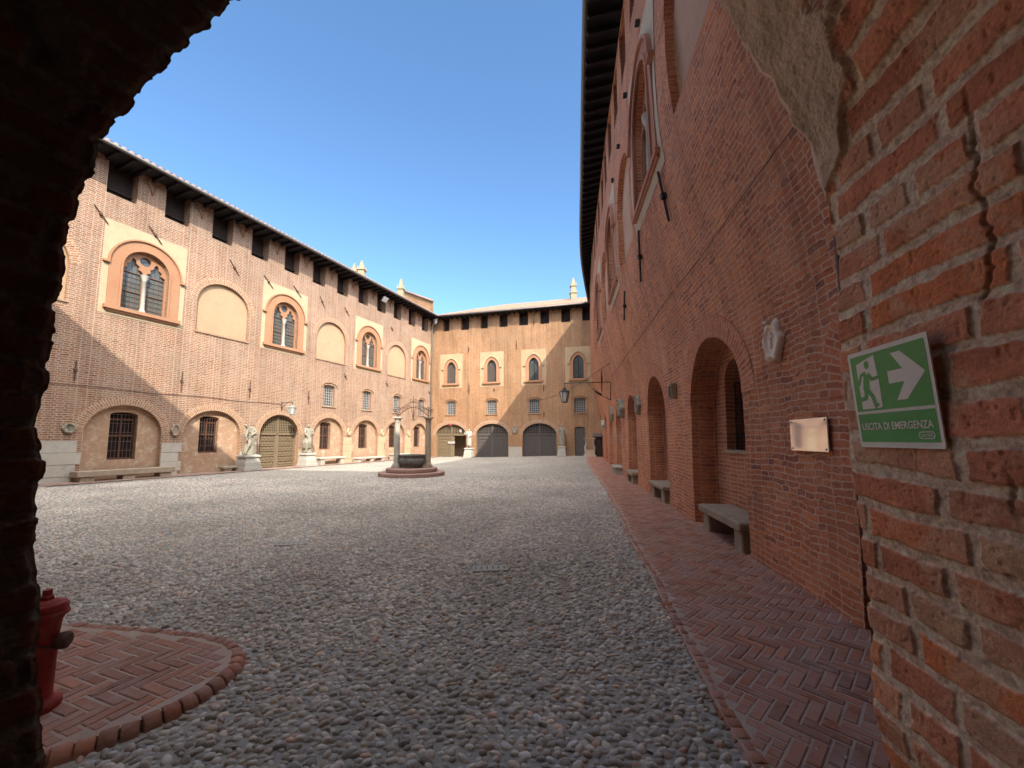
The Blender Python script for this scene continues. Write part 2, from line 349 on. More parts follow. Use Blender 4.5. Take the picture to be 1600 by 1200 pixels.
# ------------------------------------------------------------------ wall sheets with openings
def pip(p, poly):
    x, y = p; c = False; n = len(poly); j = n - 1
    for i in range(n):
        xi, yi = poly[i]; xj, yj = poly[j]
        if (yi > y) != (yj > y) and x < (xj - xi) * (y - yi) / (yj - yi) + xi: c = not c
        j = i
    return c
def sheet(mb, W, outline, holes=(), d=0.0, grid=None, flip=False):
    vs = []; es = []
    def dens(poly):
        o = []
        for k in range(len(poly)):
            a, b = poly[k], poly[(k + 1) % len(poly)]; l = math.hypot(b[0] - a[0], b[1] - a[1]); hor = abs(a[1] - b[1]) < abs(a[0] - b[0]) * .15; m = max(1, int(l / .5)) if not hor else 1
            o += [(a[0] + (b[0] - a[0]) * j / m, a[1] + (b[1] - a[1]) * j / m) for j in range(m)]
        return o
    for poly in ([dens(p_) for p_ in [outline] + list(holes)] if grid else [outline] + list(holes)):
        i = len(vs); n = len(poly); vs += [Vector(p) for p in poly]; es += [(i + k, i + (k + 1) % n) for k in range(n)]
    if grid:
        us = [p[0] for p in outline]; v_ = [p[1] for p in outline]
        for a in np.arange(min(us) + grid, max(us) - grid * .4, grid):
            for b in np.arange(min(v_) + grid, max(v_) - grid * .4, grid):
                q = (a + .01 * math.sin(b * 7), b + .01 * math.sin(a * 5))
                if pip(q, outline) and not any(pip(q, h) for h in holes): vs.append(Vector(q))
    ov, oe, of, *_ = geometry.delaunay_2d_cdt(vs, es, [], 0, 1e-5)
    keep = []
    for f in of:
        c = ((ov[f[0]].x + ov[f[1]].x + ov[f[2]].x) / 3, (ov[f[0]].y + ov[f[1]].y + ov[f[2]].y) / 3)
        if pip(c, outline) and not any(pip(c, h) for h in holes): keep.append(tuple(f) if not flip else tuple(reversed(f)))
    mb.mesh([W(p.x, p.y, d) for p in ov], keep, [(p.x, p.y) for p in ov])
def reveal(mb, W, poly, d0, d1, skip_bottom=None):
    n = len(poly); L = 0
    for k in range(n):
        a, b = poly[k], poly[(k + 1) % n]; l = math.hypot(b[0] - a[0], b[1] - a[1])
        hor = abs(a[1] - b[1]) < abs(a[0] - b[0]) * .15
        m = max(1, int(l / .5)) if not hor else 1
        for j in range(m):
            p = (a[0] + (b[0] - a[0]) * j / m, a[1] + (b[1] - a[1]) * j / m); q = (a[0] + (b[0] - a[0]) * (j + 1) / m, a[1] + (b[1] - a[1]) * (j + 1) / m)
            s0, s1 = L + l * j / m, L + l * (j + 1) / m
            if hor: uv = [(p[0], d0), (q[0], d0), (q[0], d1), (p[0], d1)]
            else: uv = [(d0 + .37, s0), (d0 + .37, s1), (d1 + .37, s1), (d1 + .37, s0)]
            mb.face([W(p[0], p[1], d0), W(q[0], q[1], d0), W(q[0], q[1], d1), W(p[0], p[1], d1)], uv)
        L += l
def arch(u0, u1, base, spring, apex, n=14, pointed=0):
    c = (u0 + u1) / 2; r = (u1 - u0) / 2; pts = [(u0, base), (u1, base), (u1, spring)]
    for k in range(1, n):
        a = math.pi * k / n; x = math.cos(a); y = math.sin(a)
        if pointed: y = y * (1 - pointed) + pointed * (1 - abs(x) ** 1.35)
        pts.append((c + r * x, spring + (apex - spring) * y))
    pts.append((u0, spring)); return pts
def rect(u0, u1, v0, v1): return [(u0, v0), (u1, v0), (u1, v1), (u0, v1)]
def ring(mb, W, u0, u1, spring, apex, t, d0, d1, n=22, base=None, pointed=0, full_uv=True):
    """voussoir band round an arch head (and down the jambs to base)"""
    inn = arch(u0, u1, spring, spring, apex, n, pointed)[2:]; out = arch(u0 - t, u1 + t, spring, spring, apex + t, n, pointed)[2:]
    if base is not None: inn = [(u1, base)] + inn + [(u0, base)]; out = [(u1 + t, base)] + out + [(u0 - t, base)]
    L = 0
    for k in range(len(inn) - 1):
        a, b, c, e = inn[k], inn[k + 1], out[k + 1], out[k]; l = math.hypot(c[0] - e[0], c[1] - e[1]) * .85
        mb.face([W(*a, d0), W(*e, d0), W(*c, d0), W(*b, d0)], [(L, .02), (L, .02 + t), (L + l, .02 + t), (L + l, .02)])
        mb.face([W(*e, d0), W(*e, d1), W(*c, d1), W(*c, d0)], [(L, 0), (L, .03), (L + l, .03), (L + l, 0)])
        mb.face([W(*a, d0), W(*b, d0), W(*b, d1), W(*a, d1)], [(L, 0), (L + l, 0), (L + l, .1), (L, .1)])
        L += l
    return inn
def wbox(mb, W, u0, u1, v0, v1, d0, d1):
    P = [W(u, v, d) for d in (d0, d1) for u, v in ((u0, v0), (u1, v0), (u1, v1), (u0, v1))]
    mb.mesh(P, [(0, 1, 2, 3), (7, 6, 5, 4), (0, 4, 5, 1), (1, 5, 6, 2), (2, 6, 7, 3), (3, 7, 4, 0)])
def wtube(mb, W, pts, r, n=5): mb.tube([W(*p) for p in pts], r, n)

def grille(W, parent, u0, u1, v0, v1, d, nu, nv, m, r=.012, name='grille'):
    g = MB()
    for k in range(nu + 1): u = u0 + (u1 - u0) * k / nu; wtube(g, W, [(u, v0, d), (u, v1, d)], r, 4)
    for k in range(nv + 1): v = v0 + (v1 - v0) * k / nv; wtube(g, W, [(u0, v, d - r), (u1, v, d - r)], r, 4)
    return g.build(name, m, parent)

def bifora(W, bld, c, w_, sill, spring, apex, mats, surround=True, rect_t=.35, rb=None):
    """two-light window: cream surround, brick archivolt, tracery, marble column, leaded panes"""
    terr, cream = mats
    u0, u1 = c - w_ / 2, c + w_ / 2
    if surround:
        t = .42 if W is LW else .30
        s = MB(); o = [(u0 - t - rect_t * .6, sill - .35), (u1 + t + rect_t * .6, sill - .35), (u1 + t + rect_t * .6, apex + t + .45), (u0 - t - rect_t * .6, apex + t + .45)]
        sheet(s, W, o, [arch(u0, u1, sill, spring, apex)], -.012, .6); s.build('plaster_surround', cream, bld)
        wf = MB(); ring(wf, W, u0, u1, spring, apex, t, -.05, 0, base=sill); 
        fo = wf.build('window_surround', terr, bld)
        s = MB(); ring(s, W, u0 - t, u1 + t, spring, apex + t, .06, -.11, 0); wbox(s, W, u0 - t - .2, u0 - t, spring - .08, spring, -.12, 0); wbox(s, W, u1 + t, u1 + t + .2, spring - .08, spring, -.12, 0)
        s.build('hood_mould', terr, fo)
        s = MB(); ring(s, W, u0, u1, spring, apex, .07, -.085, 0, base=sill); s.build('inner_mould', terr, fo)
        s = MB(); k_ = 1 if W is LW else .6; wbox(s, W, u0 - t - .08, u1 + t + .08, sill - .14 * k_, sill, -.16 * k_, .1); wbox(s, W, u0 - t, u1 + t, sill - .22 * k_, sill - .14 * k_, -.09 * k_, .02); s.build('sill', terr, fo)
    D = .24
    win = MB(); lw = (w_ - .2) / 2; ls = spring - .15; la = spring + .42
    holes = []
    for a in (u0 + .05, c + .05):
        b = a + lw
        m_ = (a + b) / 2; q = lw / 2
        holes.append([(a, sill + .02), (b, sill + .02), (b, ls), (b - .02, ls + .12), (m_ + q * .55, ls + .2), (m_ + q * .62, ls + .33), (m_ + q * .3, ls + .42), (m_ + q * .22, ls + .55), (m_, ls + .64), (m_ - q * .22, ls + .55), (m_ - q * .3, ls + .42), (m_ - q * .62, ls + .33), (m_ - q * .55, ls + .2), (a + .02, ls + .12), (a, ls)])
    oc = [(c + .2 * math.cos(t), apex - .36 + .2 * math.sin(t)) for t in np.linspace(0, 2 * math.pi, 13)[:-1]]
    sheet(win, W, arch(u0, u1, sill, spring, apex), holes + [oc], D * .55); 
    for h in holes + [oc]: reveal(win, W, h, D * .55, D * .95)
    wo_ = win.build('window', terr if surround else M['infill_low'], bld)
    p = MB(); p.mesh([W(*q, D) for q in arch(u0 - .02, u1 + .02, sill, spring, apex)], [tuple(range(17))]); p.build('pane', M['glass'], wo_)
    cm = MB(); h = ls - sill
    cb = W(c, sill, D * .45)
    cm.lathe(cb, [(.12, 0), (.12, .08), (.085, .14), (.075, .2), (.068, h - .28), (.085, h - .26), (.075, h - .22), (.14, h - .06), (.15, h)], 12); cm.build('column', M['marble'], wo_)
    g = MB()
    for a in (u0 + .05, c + .05):
        b = a + lw
        for k in range(5): wtube(g, W, [(a + lw * k / 4, sill, D - .012), (a + lw * k / 4, ls + (.5 if 0 < k < 4 else .1), D - .012)], .009 if 0 < k < 4 else .028, 4)
        for k in range(9):
            v = sill + (ls - sill) * k / 8; wtube(g, W, [(a, v, D - .02), (b, v, D - .02)], .03 if k in (0, 4, 8) else .009, 4)
    g.build('lead_frame', M['window_wood'], wo_)

def single_window(W, bld, c, w_, sill, spring, apex, label=None, pale=False):
    u0, u1 = c - w_ / 2, c + w_ / 2; t = .3
    s = MB(); sheet(s, W, rect(u0 - .68, u1 + .68, sill - .42, apex + .75), [arch(u0, u1, sill, spring, apex, pointed=.25)], -.012); s.build('plaster_surround', M['cream_far'], bld)
    wf = MB(); ring(wf, W, u0, u1, spring, apex, t, -.045, 0, base=sill, pointed=.25); fo = wf.build('window_surround', M['terracotta'], bld)
    s = MB(); ring(s, W, u0 - t, u1 + t, spring, apex + t, .07, -.12, 0, pointed=.25); wbox(s, W, u0 - t - .2, u0 - t, spring - .08, spring, -.12, 0); wbox(s, W, u1 + t, u1 + t + .2, spring - .08, spring, -.12, 0); s.build('hood_mould', M['cream'], fo)
    s = MB(); wbox(s, W, u0 - t - .1, u1 + t + .1, sill - .15, sill, -.16, .1)
    for k in range(9): wbox(s, W, u0 - t - .05 + k * (w_ + 2 * t) / 9, u0 - t + .03 + k * (w_ + 2 * t) / 9, sill - .25, sill - .15, -.1, 0)
    s.build('sill', M['terracotta'], fo)
    p = MB(); q = arch(u0, u1, sill, spring, apex, pointed=.25); p.mesh([W(*k, .2) for k in q], [tuple(range(len(q)))]); po = p.build('window', M['glass'], bld)
    g = MB()
    for k in range(7): wtube(g, W, [(u0 + w_ * k / 6, sill, .18), (u0 + w_ * k / 6, spring + (apex - spring) * (.85 if 0 < k < 6 else .1), .18)], .035 if k in (0, 3, 6) else .008, 4)
    for k in range(12):
        v = sill + (spring - sill) * k / 10; wtube(g, W, [(u0, v, .17), (u1, v, .17)], .035 if k == 0 else .008, 4)
    for a, b in zip(q[2:-1], q[3:]): wtube(g, W, [(*a, .17), (*b, .17)], .035, 4)
    g.build('lead_frame', M['window_wood'] if pale else M['iron'], po)

def small_window(W, bld, u0, u1, v0, v1, ringm):
    rise = .14
    s = MB(); ring(s, W, u0 - .02, u1 + .02, v1 - rise, v1, .13, -.012, 0, n=10); s.build('window_arch', ringm, bld)
    s = MB(); ring(s, W, u0 - .16, u1 + .16, v1 - rise, v1 + .14, .05, -.07, 0, n=10); s.build('hood_mould', ringm, bld)
    p = MB(); q = arch(u0, u1, v0, v1 - rise, v1, 8); p.mesh([W(*k, .32) for k in q], [tuple(range(len(q)))]); po = p.build('window', M['glass'], bld)
    grille(W, po, u0 + .02, u1 - .02, v0 + .02, v1 - .12, .14, 5, 7, M['grille_white'], .013)
    s = MB(); wbox(s, W, u0 - .12, u1 + .12, v0 - .06, v0, -.07, .1); s.build('sill', ringm, bld)

def gate_leafs(W, bld, u0, u1, spring, apex, d, mat, rows=6, cols=4, open_right=False, base=-.1):
    q = arch(u0, u1, base, spring, apex)
    g = empty_part = MB()
    c = (u0 + u1) / 2
    # boards + raised panels
    tymp = spring + .0
    outl = q if not open_right else None
    lat0, lat1 = tymp + .12, apex
    if open_right:
        body = [(u0, base), (c + .25, base), (c + .25, tymp + .1), (u1, tymp + .1), (u1, spring)] + q[3:-1] + [(u0, spring)]
    else: body = q
    sheet(g, W, body, [], d)
    for k in range(2):
        a, b = (u0, c) if k == 0 else (c, u1)
        if open_right and k == 1: continue
        wbox(g, W, a + .02, a + .12, base, tymp, d - .06, d); wbox(g, W, b - .12, b - .02, base, tymp, d - .06, d)
        for i in range(rows + 1):
            v = .1 + (tymp - .1) * i / rows; wbox(g, W, a + .02, b - .02, v - .035, v + .035, d - .05, d)
        for i in range(rows):
            for j in range(cols):
                x0 = a + .14 + (b - a - .28) * j / cols; x1 = a + .14 + (b - a - .28) * (j + 1) / cols; v0 = .1 + (tymp - .1) * i / rows; v1 = .1 + (tymp - .1) * (i + 1) / rows
                wbox(g, W, x0 + .04, x1 - .04, v0 + .08, v1 - .08, d - .035, d)
    wbox(g, W, c - .05, c + .05, base, apex - .02, d - .09, d); wbox(g, W, u0, u1, tymp, tymp + .12, d - .09, d)
    go = g.build('gate', mat, bld)
    # lattice in the arch head over dark gaps
    def top(u):
        t = (u - (u0 + u1) / 2) / ((u1 - u0) / 2); return spring + (apex - spring) * math.sqrt(max(0, 1 - t * t))
    l = MB()
    for a, b in ((u0, c), (c, u1)):
        x0, x1 = a + .1, b - .1
        xs_ = np.linspace(x0, x1, 9); tops = [top(x) - .09 for x in xs_]
        pts = [(x, tymp + .15) for x in (x0, x1)] + [(x, t_) for x, t_ in zip(xs_[::-1], tops[::-1]) if t_ > tymp + .2]
        l.mesh([W(*p_, d - .012) for p_ in pts], [tuple(range(len(pts)))])
    lo = l.build('lattice', M['black'], go)
    g2 = MB()
    for a, b in ((u0, c), (c, u1)):
        x0, x1 = a + .1, b - .1
        for x in np.linspace(x0, x1, 10):
            if top(x) - .09 > tymp + .2: wbox(g2, W, x - .022, x + .022, tymp + .12, top(x) - .07, d - .05, d - .014)
        for v in np.arange(tymp + .2, apex - .1, .14):
            hw = (u1 - u0) / 2 * math.sqrt(max(0, 1 - ((v - spring) / (apex - spring)) ** 2)) if v > spring else (u1 - u0) / 2
            lo_, hi_ = max(x0, (u0 + u1) / 2 - hw + .07), min(x1, (u0 + u1) / 2 + hw - .07)
            if hi_ - lo_ > .1: wbox(g2, W, lo_, hi_, v - .02, v + .02, d - .045, d - .016)
    g2.build('lattice_bars', mat, lo)
    return go

# =================================================================== LEFT WING
left = empty('castle_wing', (-16.57, 13.84, 0), 0, 'long sunlit brick castle wing on the left with cream framed two-light windows and blind arches', 'building')
def Lu(px, py): return LW.at(px, py)
inv = lambda o: o
from mathutils import Matrix
TOP = 13.25; MER = 11.5
U0L = -13.3
holesL = []
lower = [(-3.2, -.75, 0), (.82, 3.24, 1), (4.05, 6.57, 1), (7.6, 9.94, 2), (10.96, 13.35, 1), (14.26, 16.7, 1), (17.55, 19.9, 1), (20.85, 23.05, 1)]
for a, b, k in lower: holesL.append((arch(a, b, -.25, 1.85, 3.0), .22 if k != 2 else .35))
upl = [(-2.15, -0.05)]  # blind arch hidden by the gateway
blind = [(-2.3, .02), (4.23, 6.65), (10.95, 13.3), (17.6, 19.85)]
for a, b in blind: holesL.append((arch(a, b, 6.75, 8.2, 9.35), .14))
bif = [2.28, 8.75, 15.5, 21.95]
for c in bif: holesL.append((arch(c - .78, c + .78, 6.95, 8.75, 9.58), .3))
merL = [(.82 + 1.925 * k, .82 + 1.925 * k + .95) for k in range(-6, 12)]
for a, b in merL: holesL.append((rect(a, b, MER, TOP - .22), .55))
sm = [Lu(506, 636)[0], Lu(566, 640)[0], Lu(616, 644)[0], Lu(651, 647)[0]]
smL = [(11.62, 12.5), (15.05, 15.9), (18.4, 19.25), (21.75, 22.55)]
for a, b in smL: holesL.append((arch(a, b, 3.75, 5.0, 5.15, 8), .35))
mb = MB()
sheet(mb, LW, rect(U0L, LEND, -.4, TOP), [h for h, d in holesL], 0)
for h, d in holesL: reveal(mb, LW, h, 0, d)
mb.build('wall', M['brick_left'], left)
for a, b, k in lower:
    s = MB(); ring(s, LW, a, b, 1.85, 3.0, .34, -.008, 0); s.build('arch_ring', M['ring_left'], left)
    if k == 2:
        gate_leafs(LW, left, a, b, 1.85, 3.0, .3, M['gate']); continue
    cx = (a + b) / 2
    wa, wb, v0, v1 = (cx - .08 - .42, cx - .08 + .42, .95, 2.72)
    if a == .82: wa, wb, v0, v1 = 1.62, 2.5, .78, 2.72
    q = arch(wa, wb, v0, v1 - .12, v1, 8)
    s = MB(); sheet(s, LW, arch(a, b, -.25, 1.85, 3.0), [q], .22); reveal(s, LW, q, .22, .5); s.build('arch_infill', M['infill_low'], left)
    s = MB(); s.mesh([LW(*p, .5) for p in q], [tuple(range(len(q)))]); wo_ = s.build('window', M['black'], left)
    s = MB()
    for kk in range(3): x = wa + (wb - wa) * kk / 2; wbox(s, LW, x - .03, x + .03, v0, v1 - .1, .44, .49)
    for v in (v0 + .04, (v0 + v1) / 2, v1 - .3): wbox(s, LW, wa, wb, v - .04, v + .04, .43, .48)
    s.build('frame', M['window_wood'], wo_)
    grille(LW, wo_, wa + .02, wb - .02, v0, v1 - .1, .3, 7, 5, M['rust'], .012)
# pale stone facing on the piers and the plinth between the arches
edges = [(-.72, .79)] + [(lower[k][1] + .03, lower[k + 1][0] - .03) for k in range(1, 7)]
for k, (a, b) in enumerate(edges):
    s = MB(); h = [1.55, 1.45, 1.0, 1.0, 1.75, 1.85, 1.9][k]
    nrow = 4; 
    for r in range(nrow):
        v0, v1 = -.2 + (h + .2) * r / nrow, -.2 + (h + .2) * (r + 1) / nrow - .012
        wbox(s, LW, a, b - (.12 if (r + k) % 2 else 0), v0, v1, -.018 - .01 * ((r * 7 + k) % 3), .0)
    s.build('pier_facing', M['pale_stone'] if k < 3 else M['cream'], left)
for a, b in blind:
    s = MB(); sheet(s, LW, arch(a, b, 6.75, 8.2, 9.35), [], .14); s.build('blind_panel', M['infill'], left)
    s = MB(); ring(s, LW, a, b, 8.2, 9.35, .34, -.008, 0); s.build('arch_ring', M['ring_left'], left)
    s = MB(); wbox(s, LW, a - .05, b + .05, 6.68, 6.75, -.05, .12); s.build('sill', M['ring_left'], left)
for c in bif: bifora(LW, left, c, 1.56, 6.95, 8.75, 9.58, (M['terracotta'], M['cream']))
for a, b in smL: small_window(LW, left, a, b, 3.75, 5.15, M['ring_left'])
for a, b in merL:
    s = MB(); wbox(s, LW, a, b, MER, TOP, .5, .55)
    for v in (MER + .1, MER + .38): wbox(s, LW, a, b, v - .035, v + .035, .4, .46)
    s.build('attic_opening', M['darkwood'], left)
    s = MB()   # small forked bracket on the pier
    m_ = b + .48; wtube(s, LW, [(m_ - .22, 12.75, -.04), (m_ - .1, 12.55, -.05), (m_, 12.2, -.05), (m_ + .1, 12.55, -.05), (m_ + .22, 12.75, -.04)], .035)
    s.build('bracket', M['terracotta'], left)
# tie-rod anchors
def anchor(W, bld, a, b, m=None):
    s = MB(); (u0, v0), (u1, v1) = a, b
    wtube(s, W, [(u0, v0, -.05), (u1, v1, -.05)], .024, 4); um, vm = (u0 + u1) / 2, (v0 + v1) / 2
    wbox(s, W, um - .045, um + .045, vm - .045, vm + .045, -.09, 0)
    s.build('tie_anchor', m or M['rust'], bld)
def vert_anchor(px, py0, py1, W=LW, bld=None):
    a = W.at(px, py0); b = W.at(px, py1); u = (a[0] + b[0]) / 2; anchor(W, bld or left, (u, a[1]), (u, b[1]))
for px, a, b in ((117, 563, 595), (283, 580, 611), (389.5, 595, 622), (481.5, 611, 631)): vert_anchor(px, a, b)
for p, q in (((146, 319), (168, 350)), ((232, 353), (252, 382)), ((358, 405), (373, 431)), ((412, 430), (426, 451)), ((458, 446), (470, 465)), ((499, 462), (507, 481)), ((538, 480), (545, 494)), ((610, 510), (614, 518)), ((537, 583), (541, 593)), ((602, 596), (606, 604)), ((669, 610), (671, 616))):
    a, b = Lu(*p), Lu(*q); anchor(LW, left, a, b)
# roof, eave, gutter
def tile_edge(mb, W, u0, u1, d_edge, z, step=.24, r=.085):
    u = u0
    while u < u1:
        c = W(u, z, d_edge); t, n, _ = W.frame(u)
        vs = []; fs = []; m = 6
        for e in (0, .5):
            for k in range(m + 1):
                a = math.pi * k / m; vs.append(c + t * (r * math.cos(a)) + n * e + Vector((0, 0, r * math.sin(a) + e * .36)))
        for k in range(m): fs.append((k, k + 1, m + 2 + k, m + 1 + k))
        fs.append(tuple(range(m, -1, -1)))
        mb.mesh(vs, fs, [(p.x * .9 + p.y, p.z) for p in vs], True); u += step
def roof(W, bld, u0, u1, ov, ze, depth, rise, zs, hip0=0, hip1=0, corr=True):
    """pitched roof with corrugated tile rows; ov = eave overhang"""
    s = MB(); n = int((u1 - u0) / .06) if corr else 12; rows = 10; vs = []; uv = []
    for j in range(rows * 2):
        t = (j // 2 + (j % 2) * 1.0) / rows; dd = -ov + (depth + ov) * t; z = ze + .12 + rise * t + (.03 if j % 2 == 0 else -.0)
        for i in range(n + 1):
            u = u0 + (u1 - u0) * i / n; u = max(u0 + hip0 * t, min(u1 - hip1 * t, u))
            c = .05 * math.cos(2 * math.pi * u / .24) if corr else 0
            vs.append(W(u, 0, dd) + Vector((0, 0, z + c + W.lean(0)))); uv.append((u, dd))
    fs = [(j * (n + 1) + i, j * (n + 1) + i + 1, (j + 1) * (n + 1) + i + 1, (j + 1) * (n + 1) + i) for j in range(rows * 2 - 1) for i in range(n)]
    s.mesh(vs, fs, uv, True)
    # back slope so that the roof is a solid
    m = 2
    back = [W(u, 0, depth + .01) + Vector((0, 0, ze + .1 + rise)) for u in np.linspace(u0 + hip0, u1 - hip1, m)] + [W(u, 0, depth * 2 + ov) + Vector((0, 0, ze)) for u in np.linspace(u0, u1, m)]
    s.mesh(back, [(0, 1, 3, 2)], [(p.x, p.y) for p in back])
    o = s.build('roof', M['tile'], bld); return o
rl = roof(LW, left, U0L, LEND + .9, .95, 12.95, 5.0, 2.0, 0, hip1=0, corr=False)
s = MB(); tile_edge(s, LW, U0L, LEND + .3, -1.0, 13.03); s.build('eave_tiles', M['tile'], rl)
s = MB(); wbox(s, LW, U0L, LEND + .5, 12.95, 13.0, -.95, .6)
u = U0L
while u < LEND: wbox(s, LW, u, u + .1, 12.8, 12.95, -.85, .5); u += .5
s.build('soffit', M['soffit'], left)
s = MB(); wtube(s, LW, [(U0L, 12.96, -1.0), (LEND - .6, 12.96, -1.0)], .075, 8); s.build('gutter', M['metal_gutter'], left)
# chimneys: ornate tapering pinnacles
def chimney(parent, p, h, wd):
    s = MB(); p = Vector(p)
    s.box(p + Vector((0, 0, h * .2)), (wd, wd, h * .4)); s.box(p + Vector((0, 0, h * .42)), (wd * 1.25, wd * 1.25, h * .05))
    s.box(p + Vector((0, 0, h * .55)), (wd * .95, wd * .95, h * .22), taper=.85); s.box(p + Vector((0, 0, h * .675)), (wd * 1.1, wd * 1.1, h * .035))
    s.box(p + Vector((0, 0, h * .80)), (wd * .7, wd * .7, h * .22), taper=.55); s.box(p + Vector((0, 0, h * .93)), (wd * .35, wd * .35, h * .06)); s.lathe(p + Vector((0, 0, h * .95)), [(wd * .1, 0), (wd * .16, h * .02), (wd * .02, h * .05)], 8)
    for a, b in ((-1, -1), (1, -1), (1, 1), (-1, 1)): s.box(p + Vector((a * wd * .42, b * wd * .42, h * .74)), (wd * .18, wd * .18, h * .12), taper=.3)
    s.build('chimney', M['chimney'], parent)
def sky_pt(px, py, y):  # point at forward distance y
    r = ray(px, py); return Vector((0, 0, EYE)) + r * (y / r.y)
for px, top, bot, y, wd in ((553.5, 411, 440, 33, .55), (565, 407, 440, 33, .62), (626, 435, 475, 38, .62)):
    a, b = sky_pt(px, bot, y), sky_pt(px, top, y); chimney(rl, (a.x, a.y, a.z - .8), b.z - a.z + .8, wd)
# raised roof block behind the corner
s = MB(); a, b = sky_pt(632, 456, 41), sky_pt(677, 472, 39); c = sky_pt(677, 500, 39); e = sky_pt(632, 490, 41)
n_ = Vector((-1.5, 4, 0)); P4 = [e, c, b, a]
s.mesh(P4 + [p + n_ for p in P4], [(0, 1, 2, 3), (7, 6, 5, 4), (3, 2, 6, 7), (1, 5, 6, 2), (0, 3, 7, 4)], [(p.x, p.z) for p in P4 + P4]); so_ = s.build('roof_block', M['brick_far'], left)
s = MB(); s.tube([a + Vector((0, -.1, .08)), b + Vector((0, -.1, .08))], .12, 6); s.build('coping', M['tile'], so_)
# downpipe in the corner
s = MB(); wtube(s, LW, [(LEND - .12, .1, -.1), (LEND - .12, 12.2, -.1), (LEND - .3, 12.5, -.45), (LEND - .4, 12.9, -.9)], .06, 8); s.lathe(LW(LEND - .35, 12.35, -.6), [(.1, 0), (.22, .25), (.22, .45)], 10); s.build('downpipe', M['zinc'], left)

# =================================================================== FAR WING
far = empty('castle_wing', (0, 34, 0), 0, 'orange brick castle wing closing the far side of the courtyard with three big wooden gates', 'building')
FEND = float(FW.L[-1])
def Fu(px, py): return FW.at(px, py)
holesF = []; merF = []
for a, b, y in ((692, 702, 517.5), (720, 733, 515), (750.5, 762, 513), (780, 793, 510), (811, 825, 507.5), (844, 858, 504), (877, 891, 502), (910, 925, 500.6)):
    u0, u1 = Fu(a, y)[0], Fu(b, y)[0]; merF.append((u0, u1)); holesF.append((rect(u0, u1, 11.75, 13.05), .5))
winF = []
for a, b in ((698.4, 712), (761, 775.7), (826, 842), (895, 912.7)):
    u0, u1 = Fu(a, 580)[0], Fu(b, 580)[0]; c = (u0 + u1) / 2; winF.append(c); holesF.append((arch(c - .44, c + .44, 6.75, 8.15, 8.78, pointed=.25), .25))
smF = []
for a, b in ((697.5, 711.6), (760.7, 776), (826.5, 843), (897, 915)):
    u0, u1 = Fu(a, 630)[0], Fu(b, 630)[0]; smF.append((u0, u1)); holesF.append((arch(u0, u1, 3.85, 4.97, 5.12, 8), .3))
gaF = []
for a, b in ((681, 728), (743.5, 794), (816.6, 869.6)):
    u0, u1 = Fu(a, 690)[0], Fu(b, 690)[0]; gaF.append((u0, u1)); holesF.append((arch(u0, u1, -.25, 1.95, 3.0), .35))
d0, d1 = Fu(898, 690)[0], Fu(914.4, 690)[0]; holesF.append((arch(d0, d1, -.2, 2.55, 2.68, 6), .2))
mb = MB(); sheet(mb, FW, rect(-1, FEND + 1, -.4, 13.2), [h for h, d in holesF], 0)
for h, d in holesF: reveal(mb, FW, h, 0, d)
mb.build('wall', M['brick_far'], far)
for a, b in merF:
    s = MB(); wbox(s, FW, a, b, 11.75, 13.05, .45, .5); wbox(s, FW, a, b, 12.15, 12.21, .38, .42); s.build('attic_opening', M['darkwood'], far)
for k, c in enumerate(winF): single_window(FW, far, c, .88, 6.75, 8.15, 8.78, pale=k < 2)
for a, b in smF: small_window(FW, far, a, b, 3.85, 5.12, M['brick_far'])
for k, (a, b) in enumerate(gaF):
    s = MB(); ring(s, FW, a, b, 1.95, 3.0, .32, -.008, 0); s.build('arch_ring', M['ring_left'], far)
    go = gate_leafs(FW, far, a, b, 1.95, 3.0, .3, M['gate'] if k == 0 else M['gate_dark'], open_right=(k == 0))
    if k == 0:
        c = (a + b) / 2
        s = MB(); s.mesh([FW(*p, 2.2) for p in rect(a - .5, b + .6, -.2, 3.2)], [(0, 1, 2, 3)]); s.mesh([FW(u_, v, d) for u_ in (a - .5, b + .6) for d, v in ((.36, -.2), (2.2, -.2), (2.2, 3.2), (.36, 3.2))], [(0, 1, 2, 3), (4, 5, 6, 7), (3, 2, 6, 7), (0, 1, 5, 4)]); s.build('gateway_interior', M['infill'], far)
        s = MB(); p0, p1 = FW(b - .05, .05, .3), FW(b - .75, .05, 1.15)
        s.mesh([p0, p1, p1 + Vector((0, 0, 2.0)), p0 + Vector((0, 0, 2.0))], [(0, 1, 2, 3)]); q_ = Vector((.05, .05, 0)); s.mesh([p0 + q_, p1 + q_, p1 + q_ + Vector((0, 0, 2)), p0 + q_ + Vector((0, 0, 2))], [(3, 2, 1, 0)]); s.build('open_leaf_or_shade', M['window_wood'], far)
s = MB(); sheet(s, FW, arch(d0, d1, -.2, 2.55, 2.68, 6), [], .15)
for k in range(5): x = d0 + (d1 - d0) * k / 4; wbox(s, FW, x - .012, x + .012, 0, 2.6, .13, .15)
for v in (.5, 1.3, 2.1): wbox(s, FW, d0, d1, v, v + .09, .12, .15)
s.build('door', M['gate_dark'], far)
s = MB(); wbox(s, FW, gaF[1][1] + .05, gaF[2][0] - .05, -.2, .75, -.05, 0); wbox(s, FW, gaF[1][1] + .05, gaF[2][0] - .05, .75, .95, -.02, 0); s.build('plinth', M['pale_stone'], far)
for px, a, b in ((732.5, 541, 551), (807, 533, 546), (834, 500, 508), (733, 601, 616), (772, 606, 612), (849.5, 601, 612), (850, 643, 652)): vert_anchor(px, a, b, FW, far)
rf = roof(FW, far, .6, FEND + 1, .85, 12.95, 5.0, 2.6, 0, hip0=5.0)
s = MB(); tile_edge(s, FW, .3, FEND, -.9, 13.02); s.build('eave_tiles', M['tile'], rf)
